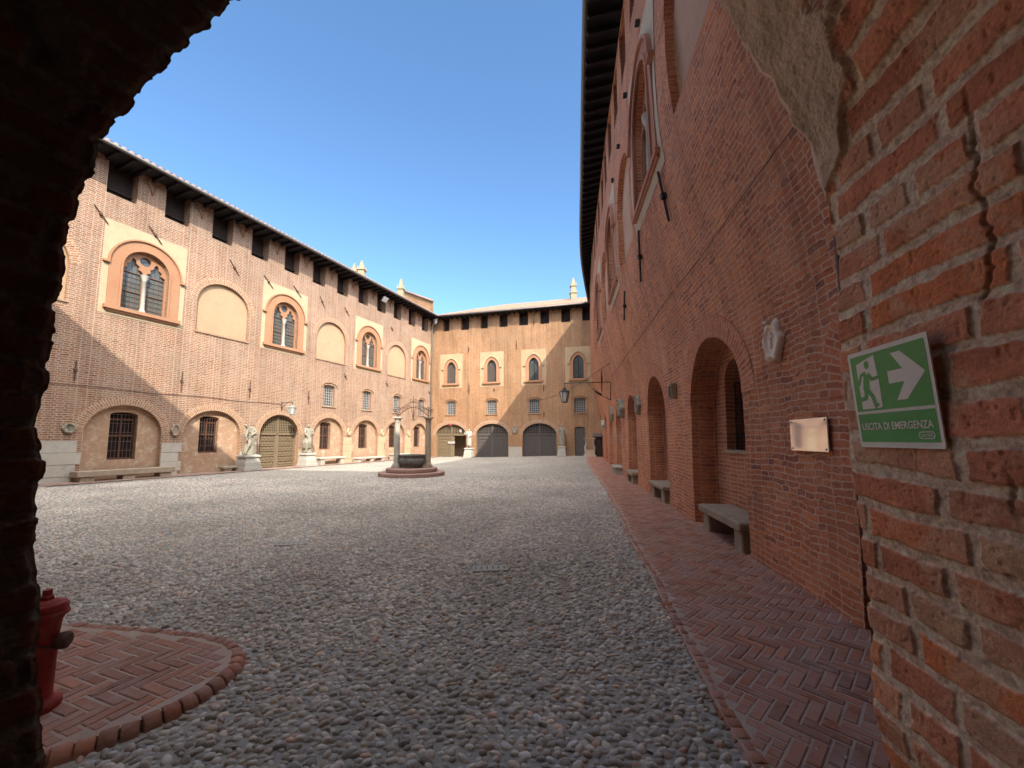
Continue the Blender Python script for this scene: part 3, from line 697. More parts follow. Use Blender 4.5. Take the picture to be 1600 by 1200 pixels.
s = MB(); wbox(s, FW, 0, FEND, 12.95, 13.0, -.85, .6)
u = 0
while u < FEND: wbox(s, FW, u, u + .1, 12.82, 12.95, -.8, .5); u += .5
s.build('soffit', M['soffit'], far)
s = MB(); wtube(s, FW, [(.7, 12.96, -.92), (FEND - 1.2, 12.96, -.92)], .075, 8); s.build('gutter', M['metal_gutter'], far)
a, b = sky_pt(896, 466, 36), sky_pt(896, 434, 36); chimney(rf, (a.x, a.y, a.z - .6), b.z - a.z + .6, .55)

# =================================================================== RIGHT WING
right = empty('castle_wing', (4, 10, 0), 0, 'tall shaded dark red brick castle wing with deep arched niches along the path', 'building')
def Ru(px, py): return RW.at(px, py)
REND = float(RW.L[-1])
holesR = []; nic = []
def un(px, py): return Ru(px, py)[0]
specs = [(2.95, None, 1.5, 3.3)]
A = [(1.75, 3.36)]
for (fx, fy), (nx, ny) in (((1085, 760), (1168, 760)), ((1015, 730), (1044, 730)), ((982.5, 715), (996, 715)), ((964, 700), (972, 700)), ((953, 695), (958, 695)), ((946.5, 690), (949.2, 690))):
    A.append((un(nx, ny), un(fx, fy)))
apx = [3.2] + [Ru(*p)[1] for p in ((1128, 513), (1028, 583), (989, 614), (969, 635), (956, 641), (947.5, 648))]
for (a, b), ap in zip(A, apx):
    ap = 2.75 if a < 2 else min(3.7, max(2.9, ap)); rr = (b - a) / 2; nic.append((a, b, ap - rr * .95, ap)); holesR.append((arch(a, b, -.25, ap - rr * .95, ap, 18), .46 if a > 2 else 1.3))

MR = [(9.16 - 1.55 * 4 + 1.55 * k, 9.16 - 1.55 * 4 + 1.55 * k + .8) for k in range(0, 20)]
for a, b in MR: holesR.append((rect(a, b, 11.45, 13.0), .5))
bifR = [7.48, 12.96, 18.44]
for c in bifR: holesR.append((arch(c - .78, c + .78, 6.75, 8.5, 9.35), .3))
blR = [(3.35, 5.55), (9.15, 11.2), (14.7, 16.7), (20.2, 22.2)]
for a, b in blR: holesR.append((arch(a, b, 6.65, 8.3, 9.4), .14))
mb = MB(); sheet(mb, RW, rect(1.2, REND, -.4, 13.35), [h for h, d in holesR], 0, .5)
for h, d in holesR: reveal(mb, RW, h, 0, d)
mb.build('wall', M['brick_right'], right)
for k, (a, b, sp, ap) in enumerate(nic):
    s = MB(); ring(s, RW, a, b, sp, ap, .36, -.012, .02, 26); s.build('arch_ring', M['ring_right'], right)
    if k == 0:
        s = MB(); sheet(s, RW, arch(a, b, -.25, sp, ap, 18), [], 1.25); s.build('door', M['black'], right); s = MB(); wbox(s, RW, b - .05, b - .004, -.2, 2.72, .035, 1.2); s.build('open_leaf_or_shade', M['black'], right); continue  # black leaf is added to paint the deep shade on the reveal
    c = (a + b) / 2 + (.25 if k == 1 else .1); q = arch(c - .42, c + .42, 1.42, 2.62, 2.98, 10)
    if ap < 3.1: q = arch(c - .38, c + .38, 1.42, 2.4, 2.75, 10)
    s = MB(); sheet(s, RW, arch(a, b, -.25, sp, ap, 18), [q], .46, .6); reveal(s, RW, q, .46, .8); s.build('niche_back', M['brick_niche'], right)
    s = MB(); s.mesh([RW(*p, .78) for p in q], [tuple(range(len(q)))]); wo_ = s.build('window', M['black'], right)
    grille(RW, wo_, c - .4, c + .4, 1.42, 2.6, .62, 4, 5, M['iron'], .014)
    s = MB(); wbox(s, RW, c - .5, c + .5, 1.36, 1.42, .43, .7); s.build('sill', M['bench_stone'], right)
for c in bifR: bifora(RW, right, c, 1.56, 6.75, 8.5, 9.35, (M['terracotta_dark'], M['cream_grey']), rect_t=.3)
for a, b in blR:
    s = MB(); sheet(s, RW, arch(a, b, 6.65, 8.3, 9.4), [], .14); s.build('blind_panel', M['infill_right'], right)
    s = MB(); ring(s, RW, a, b, 8.3, 9.4, .34, -.01, .02); s.build('arch_ring', M['ring_right'], right)
for a, b in MR:
    s = MB(); wbox(s, RW, a, b, 11.45, 13.0, .45, .5); s.build('attic_opening', M['darkwood'], right)
for p, q in (((1032, 268), (1050, 345)), ((1001, 360), (1004.5, 440)), ((978, 455), (978, 500)), ((999, 33), (1001, 38)), ((980, 146), (981, 151)), ((968, 226), (969, 231)), ((959, 278), (960, 285))):
    a, b = Ru(*p), Ru(*q); anchor(RW, right, a, b, M['iron'])
ev = [(.75, 1.2), (2.04, 9.4), (2.75, 13.65), (3.32, 17), (3.84, 20.2), (4.21, 22.3), (4.73, 24.8), (5.81, 29), (7.0, 33.4)]
EY = np.linspace(1.2, 33.4, 34); EX = np.interp(EY, [p[1] for p in ev], [p[0] for p in ev])
for _ in range(3): EX[1:-1] = (EX[:-2] + 2 * EX[1:-1] + EX[2:]) / 4
def inner(k, h, d):
    y = EY[k]; return RW(float(np.interp(y, RW.P[:, 1], RW.L)), h, d)
s = MB(); n = len(EY)
for k in range(n - 1):
    a, b = Vector((EX[k], EY[k], 13.3)), Vector((EX[k + 1], EY[k + 1], 13.3)); c, d = inner(k + 1, 13.75, .6), inner(k, 13.75, .6)
    s.face([a, d, c, b]); 
for i in range(int((n - 1) * 2.2)):
    t = i / 2.2; k = int(t); f = t - k
    if k >= n - 1: break
    e0 = Vector((EX[k] * (1 - f) + EX[k + 1] * f, EY[k] * (1 - f) + EY[k + 1] * f, 13.2)); i0 = inner(k, 13.62, .5) * (1 - f) + inner(k + 1, 13.62, .5) * f
    dx = (i0 - e0).normalized(); s.box((e0 + i0) / 2, ((i0 - e0).length, .09, .14), ax=(dx, Vector((-dx.y, dx.x, 0)).normalized(), dx.cross(Vector((-dx.y, dx.x, 0)).normalized())))
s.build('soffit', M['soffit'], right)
s = MB()
for k in range(n - 1):
    a, b = Vector((EX[k] - .05, EY[k], 13.42)), Vector((EX[k + 1] - .05, EY[k + 1], 13.42)); c, d = inner(k + 1, 16.6, 9), inner(k, 16.6, 9)
    s.face([a, b, c, d], [(EY[k], 0), (EY[k + 1], 0), (EY[k + 1], 9), (EY[k], 9)])
    e, f = inner(k + 1, 12, 18), inner(k, 12, 18); s.face([d, c, e, f])
rr = s.build('roof', M['tile'], right)
s = MB(); s.tube([(EX[k] - .07, EY[k], 13.33) for k in range(n)], .08, 8); s.tube([(EX[-1] + .0, EY[-1] - .5, 13.3), (EX[-1] + .15, EY[-1] - .4, 12.8), (EX[-1] + .7, EY[-1] - .4, 12.3), (EX[-1] + .85, EY[-1] - .4, 11.8)], .08, 8); s.build('gutter', M['metal_gutter'], right)
cab = MB(); wtube(cab, RW, [(u, 4.5 + .0 * u - (.015 * math.sin(u * 1.3)), -.03) for u in np.linspace(2.2, 18, 24)], .006, 4)
cab.build('cable', M['iron'], label='thin black cable running level along the dark red brick wall above the arched niches', cat='cable')
cab = MB(); wtube(cab, LW, [(u, 3.62 - .03 * u / 8 + .03 * math.sin(u * 1.7), -.03) for u in np.linspace(-2, 8.7, 16)], .012, 4)
cab.build('cable', M['rust'], label='thin cable on the sunlit left wall leading to the small lantern beside the wooden gate', cat='cable')

# =================================================================== GATEWAY we look out of
def lattice(n, m, seed): return np.random.RandomState(seed).rand(n, m)
def vnoise(x, y, seed=0):
    L = lattice(256, 256, seed); xi = np.floor(x).astype(int); yi = np.floor(y).astype(int); fx = x - xi; fy = y - yi
    fx = fx * fx * (3 - 2 * fx); fy = fy * fy * (3 - 2 * fy)
    g = lambda a, b: L[a % 256, b % 256]
    return (g(xi, yi) * (1 - fx) + g(xi + 1, yi) * fx) * (1 - fy) + (g(xi, yi + 1) * (1 - fx) + g(xi + 1, yi + 1) * fx) * fy
def fbm(x, y, seed=0, o=5, g=.55):
    a = 1; t = 0; r = 0
    for k in range(o): r = r + a * vnoise(x * 2 ** k, y * 2 ** k, seed + k); t += a; a *= g
    return r / t
def sstep(a, b, x): t = np.clip((x - a) / (b - a), 0, 1); return t * t * (3 - 2 * t)
def masonry(S, T, ch, bw, seed, plaster=None, joint=.014, crack=None):
    """relief (m) and colour of rough old brickwork over a grid: S across courses, T along them"""
    wx = (fbm(S * 2.2, T * 2.2, seed + 1, 2) - .5) * .05 + (fbm(S * 26, T * 26, seed + 2, 4) - .5) * .014
    wy = (fbm(S * 2.2, T * 2.2, seed + 3, 2) - .5) * .05 + (fbm(S * 26, T * 26, seed + 4, 4) - .5) * .016
    s = S + wx; t = T + wy
    row = np.floor(s / ch).astype(int); fr = s - row * ch
    rs = np.random.RandomState(seed); ro = rs.rand(512); rw = .8 + .5 * rs.rand(512)
    b = bw * rw[row % 512]; tt = t + ro[row % 512] * bw; colm = np.floor(tt / b).astype(int); fc = tt - colm * b
    # some bricks are headers: split them in two
    hd = rs.rand(512, 512)[row % 512, colm % 512] < .38
    fc = np.where(hd & (fc > b / 2), fc - b / 2, fc); sub = (hd & ((tt - colm * b) > b / 2)).astype(int); bb = np.where(hd, b / 2, b)
    d = np.minimum(np.minimum(fr, ch - fr), np.minimum(fc, bb - fc)) - joint * (.55 + .9 * fbm(S * 9, T * 9, seed + 9, 3))
    idr = rs.rand(3, 1024, 1024)[:, (row * 2) % 1024, (colm * 2 + sub) % 1024]
    d = d - .006 * sstep(.45, .8, fbm(S * 18, T * 18, seed + 60, 4, .7)); ins = sstep(-.001, .0055, d)
    f1 = fbm(S * 60, T * 60, seed + 11, 4, .65); f2 = fbm(S * 14, T * 14, seed + 12, 5)
    pits = sstep(.66, .78, fbm(S * 55, T * 55, seed + 13, 2))
    worn = sstep(.55, .75, fbm(S * 5, T * 5, seed + 14, 4))
    h = ins * (.0075 + .006 * (idr[0] - .5) + .005 * (f2 - .5)) + (f1 - .5) * .003 - pits * ins * .003 - worn * .003 * ins + (1 - ins) * (f2 - .5) * .009
    pal = np.array([(.38, .15, .09), (.44, .165, .085), (.34, .135, .08), (.40, .22, .14), (.50, .165, .065), (.37, .145, .08), (.44, .19, .11), (.40, .27, .175)])
    bc = pal[(idr[1] * 7.99).astype(int)] * (.85 + .35 * idr[2])[..., None]
    bc = bc * .68 + np.array((.40, .175, .10)) * .32; bc = bc * (.72 + .6 * f2)[..., None]; 
    dust = sstep(.46, .66, fbm(S * 5, T * 5, seed + 20, 7, .68))[..., None] * .6
    bc = bc * (1 - dust) + np.array((.44, .30, .19)) * dust
    mc = np.array((.47, .365, .265)) * (.35 + 1.3 * f1)[..., None]
    c = bc * ins[..., None] + mc * (1 - ins[..., None])
    if crack is not None:
        cr = sstep(.020, .008, np.abs(T - crack - (fbm(S * 2.5, S * 0 + 2, seed + 50, 5) - .5) * .22) + .01 * (fbm(S * 30, T * 30, seed + 51, 2) - .5)) if False else 1 - sstep(.002, .010, np.abs(T - crack - (fbm(S * 2.5, S * 0 + 2, seed + 50, 6, .7) - .5) * .16))
        cr = cr * sstep(.42, .55, fbm(S * 2.2, S * 0 + 9, seed + 55, 3)); h = h - cr * .008; c = c * (1 - .5 * cr[..., None])
    if plaster is not None:
        pm = sstep(.46, .54, plaster + (fbm(S * 4, T * 4, seed + 30, 6) - .5) * .55)
        ph = .022 + (fbm(S * 12, T * 12, seed + 31, 5) - .5) * .018 + (f1 - .5) * .006
        pc = np.array((.42, .33, .245)) * (.65 + .6 * fbm(S * 8, T * 8, seed + 32, 6, .7))[..., None]
        h = h * (1 - pm) + ph * pm; c = c * (1 - pm[..., None]) + pc * pm[..., None]
    return h, c
def grid_mesh(name, P, C, m, parent, close=False):
    n, k = P.shape[:2]; me = bpy.data.meshes.new(name)
    idx = np.arange(n * k).reshape(n, k); q = np.stack([idx[:-1, :-1], idx[1:, :-1], idx[1:, 1:], idx[:-1, 1:]], -1).reshape(-1, 4)
    me.vertices.add(n * k); me.vertices.foreach_set('co', P.astype(np.float32).ravel())
    me.loops.add(q.size); me.loops.foreach_set('vertex_index', q.ravel().astype(np.int32))
    me.polygons.add(len(q)); me.polygons.foreach_set('loop_start', np.arange(0, q.size, 4, dtype=np.int32)); 
    me.polygons.foreach_set('use_smooth', np.ones(len(q), bool)); me.update(calc_edges=True)
    a = me.color_attributes.new('col', 'FLOAT_COLOR', 'POINT'); cc = np.ones((n * k, 4), np.float32); cc[:, :3] = C.reshape(-1, 3); a.data.foreach_set('color', cc.ravel())
    me.materials.append(m); me.validate(); o = bpy.data.objects.new(name, me); col.objects.link(o); o.parent = parent; return o
gate = empty('stone_gateway', (0, 0, 0), 0, 'rough old brick archway in the foreground framing the courtyard, dark on the left', 'archway')
FY = 1.5
prof = [(-1.74, -.1)]
for px, py in ((84, 1195), (76, 1080), (68, 960), (66, 870), (64, 760), (70, 640), (90, 500), (115, 370), (165, 225), (215, 150), (290, 75), (370, 0)):
    r = ray(px, py); prof.append((r.x / r.y * FY, EYE + r.z / r.y * FY))
prof += [(-.75, 3.86), (-.3, 4.02), (.1, 3.9), (.45, 3.62)]
for px, py in ((1122, 0), (1162, 65), (1205, 135), (1245, 200), (1275, 255), (1290, 310), (1299, 390), (1305, 500), (1316, 640), (1327, 780), (1342, 880), (1355, 991), (1357, 1100)):
    r = ray(px, py); prof.append((r.x / r.y * FY, EYE + r.z / r.y * FY))
prof += [(1.40, .3), (1.41, -.1)]
prof = np.array(prof); seg = np.hypot(*(prof[1:] - prof[:-1]).T); PS = np.concatenate([[0], np.cumsum(seg)])
def profile(s):
    return np.stack([np.interp(s, PS, prof[:, 0]), np.interp(s, PS, prof[:, 1])], -1)
def vault(name, s0, s1, ds, t0, t1, dt, seed, plaster_fn=None, ch=.118, bw=.40, amp=1.0):
    s = np.arange(s0, s1 + ds * .5, ds); t = np.arange(t0, t1 + dt * .5, dt); 
    e = .03; p = (profile(s - e) + profile(s) * 2 + profile(s + e)) / 4; d = profile(s + .08) - profile(s - .08); d /= np.hypot(d[:, 0], d[:, 1])[:, None]
    nrm = np.stack([d[:, 1], -d[:, 0]], -1)             # towards the opening
    S, T = np.meshgrid(s, t, indexing='ij')
    h, c = masonry(S, T, ch, bw, seed, plaster_fn(S, T) if plaster_fn else None, crack=.56 if seed == 11 else None)
    h = h * amp; edge = (.022 + .03 * fbm(S * 7, T * 2, seed + 40, 3)); h = h - .02 * (1 - sstep(0, 1, T / edge)) * 1.2
    fr = np.clip((p[:, 0] + 1.9) / 3.3, 0, 1); sh = -(.40 * (1 - fr) + .17 * fr)
    X = p[:, 0][:, None] + sh[:, None] * T + nrm[:, 0][:, None] * h; Z = p[:, 1][:, None] + nrm[:, 1][:, None] * h
    Y = FY - T + (fbm(S * 8, T * 0 + 3, seed + 41, 3) - .5) * .05 * (1 - sstep(0, .12, T))
    return np.stack([X, Y, Z], -1), c
M['masonry'] = attr_mat('rough_masonry', .95, 1.0, 75, .1, vary=.8)
_ap = int(np.argmax(prof[:, 1])); SR0 = float(PS[_ap + 2]); SEND = float(PS[-1]); sspring = float(PS[int(np.argmin(np.abs(prof[:, 1] - 2.55) + 9 * (prof[:, 0] < 0)))])
def plR(S, T):   # old plaster clings to the outer edge of the arch above the springing
    a = sstep(sspring + .22, sspring - .15, S); wd = .20 + .60 * sstep(sspring + .05, sspring - .9, S)
    return a * (1.02 - T / (wd * 1.6)) - .12
def plL(S, T): return (.62 - np.abs(S - 3.0 - T * .9) / .75)
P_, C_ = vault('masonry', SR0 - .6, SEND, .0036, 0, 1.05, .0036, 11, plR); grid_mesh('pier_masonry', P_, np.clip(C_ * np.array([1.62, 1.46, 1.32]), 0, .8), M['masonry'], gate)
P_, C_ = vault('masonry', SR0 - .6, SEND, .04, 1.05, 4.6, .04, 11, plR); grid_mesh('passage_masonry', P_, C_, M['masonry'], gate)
P_, C_ = vault('masonry', 0, SR0 - .59, .008, 0, .9, .008, 23, plL, amp=1.6); grid_mesh('arch_masonry', P_, C_ * .2, M['masonry'], gate)  # left side's shade put into the brick colours, cut to near black
P_, C_ = vault('masonry', 0, SR0 - .59, .04, .9, 4.6, .04, 23, plL); grid_mesh('passage_masonry', P_, C_ * .2, M['masonry'], gate)  # same painted shade carried back into the passage
s = MB()
s.mesh([(-4.5, -3.0, -.2), (1.5, -3.0, -.2), (1.5, -3.0, 4.6), (-4.5, -3.0, 4.6)], [(0, 1, 2, 3)]); s.build('passage_blocker', M['brick_niche'], gate)  # unseen end wall, added to keep light out of the passage
class Flat:
    def __init__(s, a, b): s.a = Vector((*a, 0)); s.t = (Vector((*b, 0)) - s.a).normalized(); s.n = Vector((s.t.y, -s.t.x, 0))
    def __call__(s, u, v, d=0): p = s.a + s.t * u - s.n * d; return Vector((p.x, p.y, v))
GF = Flat((0, FY + .01), (1, FY + .01))
hole = [(float(a), float(b)) for a, b in zip(prof[:, 0], prof[:, 1])]; hole[0] = (hole[0][0], -.2); hole[-1] = (hole[-1][0], -.2)
s = MB(); sheet(s, GF, rect(-3.0, 2.8, -.4, 15.3), [[(x + .06 * (1 if x > 0 else -1), z + .05) for x, z in hole]], 0)
s.mesh([(-3, FY, -.4), (-24, FY + 1.5, -.4), (-24, FY + 1.5, 15.3), (-3, FY, 15.3)], [(0, 1, 2, 3)], [(0, 0), (21, 0), (21, 15.3), (0, 15.3)])
s.mesh([(2.8, FY, 13), (14, FY, 13), (14, FY, 15.3), (2.8, FY, 15.3)], [(0, 1, 2, 3)], [(0, 0), (11, 0), (11, 2), (0, 2)])
s.build('front_wall', M['brick_left'], gate)
s = MB(); s.mesh([(-24, -6, -.4), (14, -6, -.4), (14, -6, 15.3), (-24, -6, 15.3)], [(0, 1, 2, 3)]); s.mesh([(14, -6, -.4), (14, FY, -.4), (14, FY, 15.3), (14, -6, 15.3)], [(0, 1, 2, 3)]); s.build('sun_blocker', M['brick_left'], gate)  # unseen walls, added to stop the sun leaking past the gateway
s = MB(); pts = [(14, FY + .9), (2.2, FY + .9), (-5, FY + 2.15), (-13, FY + 2.5), (-24, FY + 2.9)]; back = [(14, -8), (2.2, -8), (-5, -8), (-13, -8), (-24, -6)]
for k in range(4): s.face([(*pts[k], 15.3), (*pts[k + 1], 15.3), (*back[k + 1], 17.6), (*back[k], 17.6)]); s.face([(*pts[k], 15.2), (*back[k], 15.2), (*back[k + 1], 15.2), (*pts[k + 1], 15.2)])
s.build('roof', M['tile'], gate)

# =================================================================== GROUND
kerbY = [-5, 0, 2.2, 3.6, 5.7, 9.5, 13.3, 20, 25, 32.5]; kerbX = [.2, .85, 1.2, 1.42, 1.78, 2.45, 3.1, 4.1, 4.85, 6.2]
def kerb(y): return float(np.interp(y, kerbY, kerbX)) + .016 * math.sin(y * 1.7) + .010 * math.sin(y * 4.3 + 1)
def cobble_base():
    s = NT('cobble_ground'); v = s.pos()
    mp = s.add('ShaderNodeMapping'); mp.inputs['Scale'].default_value = (19, 27, 1); s.link(v, mp.inputs[0])
    wn = s.noise(v, 6, 2, out='Color'); ad = s.add('ShaderNodeVectorMath', operation='MULTIPLY_ADD'); s.link(wn, ad.inputs[0]); ad.inputs[1].default_value = (1.2, 1.2, 0); s.link(mp.outputs[0], ad.inputs[2])
    vo = s.add('ShaderNodeTexVoronoi', feature='F1'); s.link(ad.outputs[0], vo.inputs['Vector']); vo.inputs['Scale'].default_value = 1
    sep = s.add('ShaderNodeSeparateColor'); s.link(vo.outputs['Color'], sep.inputs[0])
    c = s.ramp(sep.outputs[0], [(0, (.30, .275, .23)), (.3, (.39, .36, .30)), (.6, (.46, .425, .36)), (.85, (.54, .495, .42)), (1, (.62, .57, .49))])
    c = s.mix(s.ramp(vo.outputs['Distance'], [(.50, 0.0), (.70, 1.0)]), c, (.25, .225, .19))
    big = s.noise(v, .35, 5, .6); c = s.mix(.6, c, s.ramp(big, [(.3, .8), (.7, 1.2)]), 'MULTIPLY')
    hgt = s.ramp(vo.outputs['Distance'], [(0, 1.0), (.6, 0.0)], 'EASE')
    return s.done(c, .9, s.bump(hgt, .8, .03), spec=.1)
M['cobble_base'] = cobble_base()
def soil():
    s = NT('mortar_earth'); v = s.pos(); c = s.mix(s.noise(v, 30, 5, .7), (.26, .24, .20), (.42, .39, .33)); return s.done(c, .95, s.bump(s.noise(v, 80, 4), .5, .01))
M['soil'] = soil()
def ground_sheet(name, x0, x1, y0, y1, st, m, z=0, inside=None):
    xs = np.arange(x0, x1 + .01, st); ys = np.arange(y0, y1 + .01, st); vs = [(x, y, G(x, y) + z) for y in ys for x in xs]; n = len(xs)
    fs = []
    for j in range(len(ys) - 1):
        for i in range(n - 1): fs.append((j * n + i, j * n + i + 1, (j + 1) * n + i + 1, (j + 1) * n + i))
    s = MB(); s.mesh(vs, fs, [(a, b) for a, b, c in vs], True); return s.build(name, m, kind='structure')
NEARY = 16.5
ground_sheet('courtyard_ground', -30, 14, 12, 44, 1.0, M['cobble_base'])
ground_sheet('courtyard_ground', -30, 12, -5, 12, 1.0, M['soil'], .005)
s = MB(); s.mesh([(-1500, -1500, -.45), (1500, -1500, -.45), (1500, 1500, -.45), (-1500, 1500, -.45)], [(0, 1, 2, 3)]); s.build('ground', simple('far_land', (.16, .15, .10), .95, scale=.02), kind='structure')
isl = [(-5.5, 3.3), (-4.4, 3.36)] + [(-3.67, 3.35), (-2.94, 3.25), (-2.45, 3.17), (-2.15, 3.06), (-1.99, 2.93), (-1.90, 2.76), (-1.90, 2.56), (-1.97, 2.36), (-2.09, 2.2), (-2.24, 2.08), (-2.5, 1.93), (-3.0, 1.75), (-5.5, 1.55)]
# --- pebbles, each a small rounded stone set on edge in rows
def pebbles():
    rs = np.random.RandomState(5); X = []; Y = []
    sx, sy = .053, .037; rows = int((NEARY - 1.75) / sy)
    for j in range(rows):
        y = 1.75 + j * sy; x1 = kerb(y) + .04; x0 = max(-1.42 * y - .4, -15.3 + .41 * (y - 13.84) + .9 - (.9 if y < 13 else 0)); n = int((x1 - x0) / sx)
        if n < 1: continue
        x = x0 + (np.arange(n) + .5 * (j % 2) + rs.uniform(-.3, .3, n)) * sx; X.append(x); Y.append(y + rs.uniform(-.3, .3, n) * sy + .012 * np.sin(x * 3 + y))
    X = np.concatenate(X); Y = np.concatenate(Y)
    isa = np.array([pip((a, b), isl) or pip((a, b - .045), isl) or pip((a - .05, b), isl) or pip((a - .04, b + .05), isl) for a, b in zip(X, Y)]); X, Y = X[~isa], Y[~isa]
    XW = -16.57 + .412 * (Y - 13.84); ok = (X > XW + 1.0) & (rs.rand(len(X)) > .9 * sstep(12.5, 16.5, Y)); X, Y = X[ok], Y[ok]
    N = len(X); near = Y < 5.2
    out_v = []; out_f = []; out_c = []; base = 0
    tone = rs.rand(N); hue = rs.rand(N)
    colr = np.stack([.31 + .30 * tone ** 1.3] * 3, -1) * np.array([1.08, .965, .82])
    colr[hue < .15] *= np.array([.93, .98, 1.05]); colr[hue > .9] *= np.array([1.08, 1.0, .9]); colr[(hue > .5) & (hue < .515)] = (.5, .48, .45); colr[(hue > .52) & (hue < .545)] *= np.array([1.15, .88, .75])
    patch = fbm(X * .8, Y * .8, 77, 4); colr *= (.74 + .56 * patch)[:, None]
    sz_ = np.clip(rs.lognormal(0, .17, N), .7, 1.35); a = rs.uniform(.023, .033, N) * sz_; b = rs.uniform(.0145, .021, N) * sz_; hh = rs.uniform(.014, .026, N) * sz_; ang = rs.normal(0, .35, N) + .3 * (fbm(X * .5, Y * .5, 90, 3) - .5)
    zt = rs.uniform(-.006, .004, N); tx, ty = rs.normal(0, .18, N), rs.normal(0, .22, N)
    for sel, nr, nk in ((near, 4, 10), (~near, 2, 7)):
        I = np.where(sel)[0]; n = len(I)
        ph = np.linspace(0, math.pi / 2, nr + 1)[:-1]; loc = []
        for p in ph:
            for k in range(nk): th = 2 * math.pi * (k + .5 * 0) / nk; q = abs(math.cos(p)) ** .75; loc.append((q * math.cos(th), q * math.sin(th), math.sin(p)))
        loc.append((0, 0, 1)); loc = np.array(loc); m = len(loc)
        irr = 1 + rs.uniform(-.13, .13, (n, m))
        lx = loc[None, :, 0] * a[I, None] * irr; ly = loc[None, :, 1] * b[I, None] * irr; lz = loc[None, :, 2] * hh[I, None] * (1 + rs.uniform(-.07, .07, (n, m)))
        lz = lz + lx * tx[I, None] + ly * ty[I, None]
        c, s_ = np.cos(ang[I])[:, None], np.sin(ang[I])[:, None]
        V = np.stack([X[I, None] + lx * c - ly * s_, Y[I, None] + lx * s_ + ly * c, zt[I, None] + lz], -1)
        f = []
        for r in range(nr - 1):
            for k in range(nk): f.append((r * nk + k, r * nk + (k + 1) % nk, (r + 1) * nk + (k + 1) % nk, (r + 1) * nk + k))
        t3 = [((nr - 1) * nk + k, (nr - 1) * nk + (k + 1) % nk, m - 1) for k in range(nk)]
        out_v.append(V.reshape(-1, 3)); out_c.append(np.repeat(colr[I], m, 0))
        off = base + np.arange(n)[:, None, None] * m
        out_f.append((np.array(f)[None] + off).reshape(-1, 4)); out_f.append((np.array(t3)[None] + off).reshape(-1, 3)); base += n * m
    V = np.concatenate(out_v); C = np.concatenate(out_c); me = bpy.data.meshes.new('cobblestones')
    me.vertices.add(len(V)); me.vertices.foreach_set('co', V.astype(np.float32).ravel())
    li = np.concatenate([f.ravel() for f in out_f]); cnt = np.concatenate([np.full(len(f), f.shape[1]) for f in out_f]); st = np.concatenate([[0], np.cumsum(cnt)[:-1]])
    me.loops.add(len(li)); me.loops.foreach_set('vertex_index', li.astype(np.int32)); me.polygons.add(len(cnt)); me.polygons.foreach_set('loop_start', st.astype(np.int32))
    me.polygons.foreach_set('use_smooth', np.ones(len(cnt), bool)); me.update(calc_edges=True)
    at = me.color_attributes.new('col', 'FLOAT_COLOR', 'POINT'); cc = np.ones((len(V), 4), np.float32); cc[:, :3] = C; at.data.foreach_set('color', cc.ravel())
    me.materials.append(attr_mat('river_pebble', .85, .25, 60, .12, .6)); o = bpy.data.objects.new('cobblestones', me); col.objects.link(o)
    tag(o, 'grey rounded cobblestones set in rows across the courtyard', 'cobblestones', kind='stuff'); print('pebbles', N, len(V))
pebbles()
# --- herringbone brick paving
class CB(MB):
    def __init__(s): super().__init__(); s.c = []
    def brick(s, c, L, W, H, ang, colr, tilt=(0, 0), bev=.006):
        n0 = len(s.v); X = Vector((math.cos(ang), math.sin(ang), tilt[0])); Y = Vector((-math.sin(ang), math.cos(ang), tilt[1])); Z = X.cross(Y)
        c = Vector(c); b = bev
        vs = []
        for hx, hy, z in ((L / 2, W / 2, -H), (L / 2, W / 2, -b), (L / 2 - b, W / 2 - b, 0)):
            for sx, sy in ((-1, -1), (1, -1), (1, 1), (-1, 1)): vs.append(c + X * (sx * hx + random.uniform(-.002, .002)) + Y * (sy * hy + random.uniform(-.002, .002)) + Z * z)
        s.mesh(vs, [(0, 1, 5, 4), (1, 2, 6, 5), (2, 3, 7, 6), (3, 0, 4, 7), (4, 5, 9, 8), (5, 6, 10, 9), (6, 7, 11, 10), (7, 4, 8, 11), (8, 9, 10, 11)])
        s.c += [colr] * 12
    def round_brick(s, c, L, W, H, ang, colr):
        """kerb brick on edge with a rounded back; long side across the kerb"""
        X = Vector((math.cos(ang), math.sin(ang), 0)); Y = Vector((-math.sin(ang), math.cos(ang), 0)); c = Vector(c); vs = []; m = 7
        for e, q in ((-1, .94), (-.88, 1), (.88, 1), (1, .94)):
            for k in range(m): a = math.pi * k / (m - 1); vs.append(c + X * (e * L / 2) + Y * (W / 2 * math.cos(a) * q) + Vector((0, 0, -.04 + (H + .04) * math.sin(a) ** .6 * q)))
        fs = [(r * m + k + 1, r * m + k, (r + 1) * m + k, (r + 1) * m + k + 1) for r in range(3) for k in range(m - 1)] + [tuple(range(m)), tuple(3 * m + k for k in range(m - 1, -1, -1))]
        s.mesh(vs, fs, smooth=True); s.c += [colr] * len(vs)
    def buildc(s, name, m, parent=None, **kw):
        o = s.build(name, m, parent, **kw); a = o.data.color_attributes.new('col', 'FLOAT_COLOR', 'POINT'); a.data.foreach_set('color', np.array([(*c, 1) for c in s.c], np.float32).ravel()); return o
def pcol():
    b = random.choice([(.42, .16, .09), (.47, .185, .105), (.37, .16, .10), (.50, .22, .13), (.44, .21, .135), (.33, .145, .095)]); k = random.uniform(.72, .98); return tuple(x * k for x in b)
M['paving'] = attr_mat('paving_brick', .9, .9, 45, .12, dust=.8)
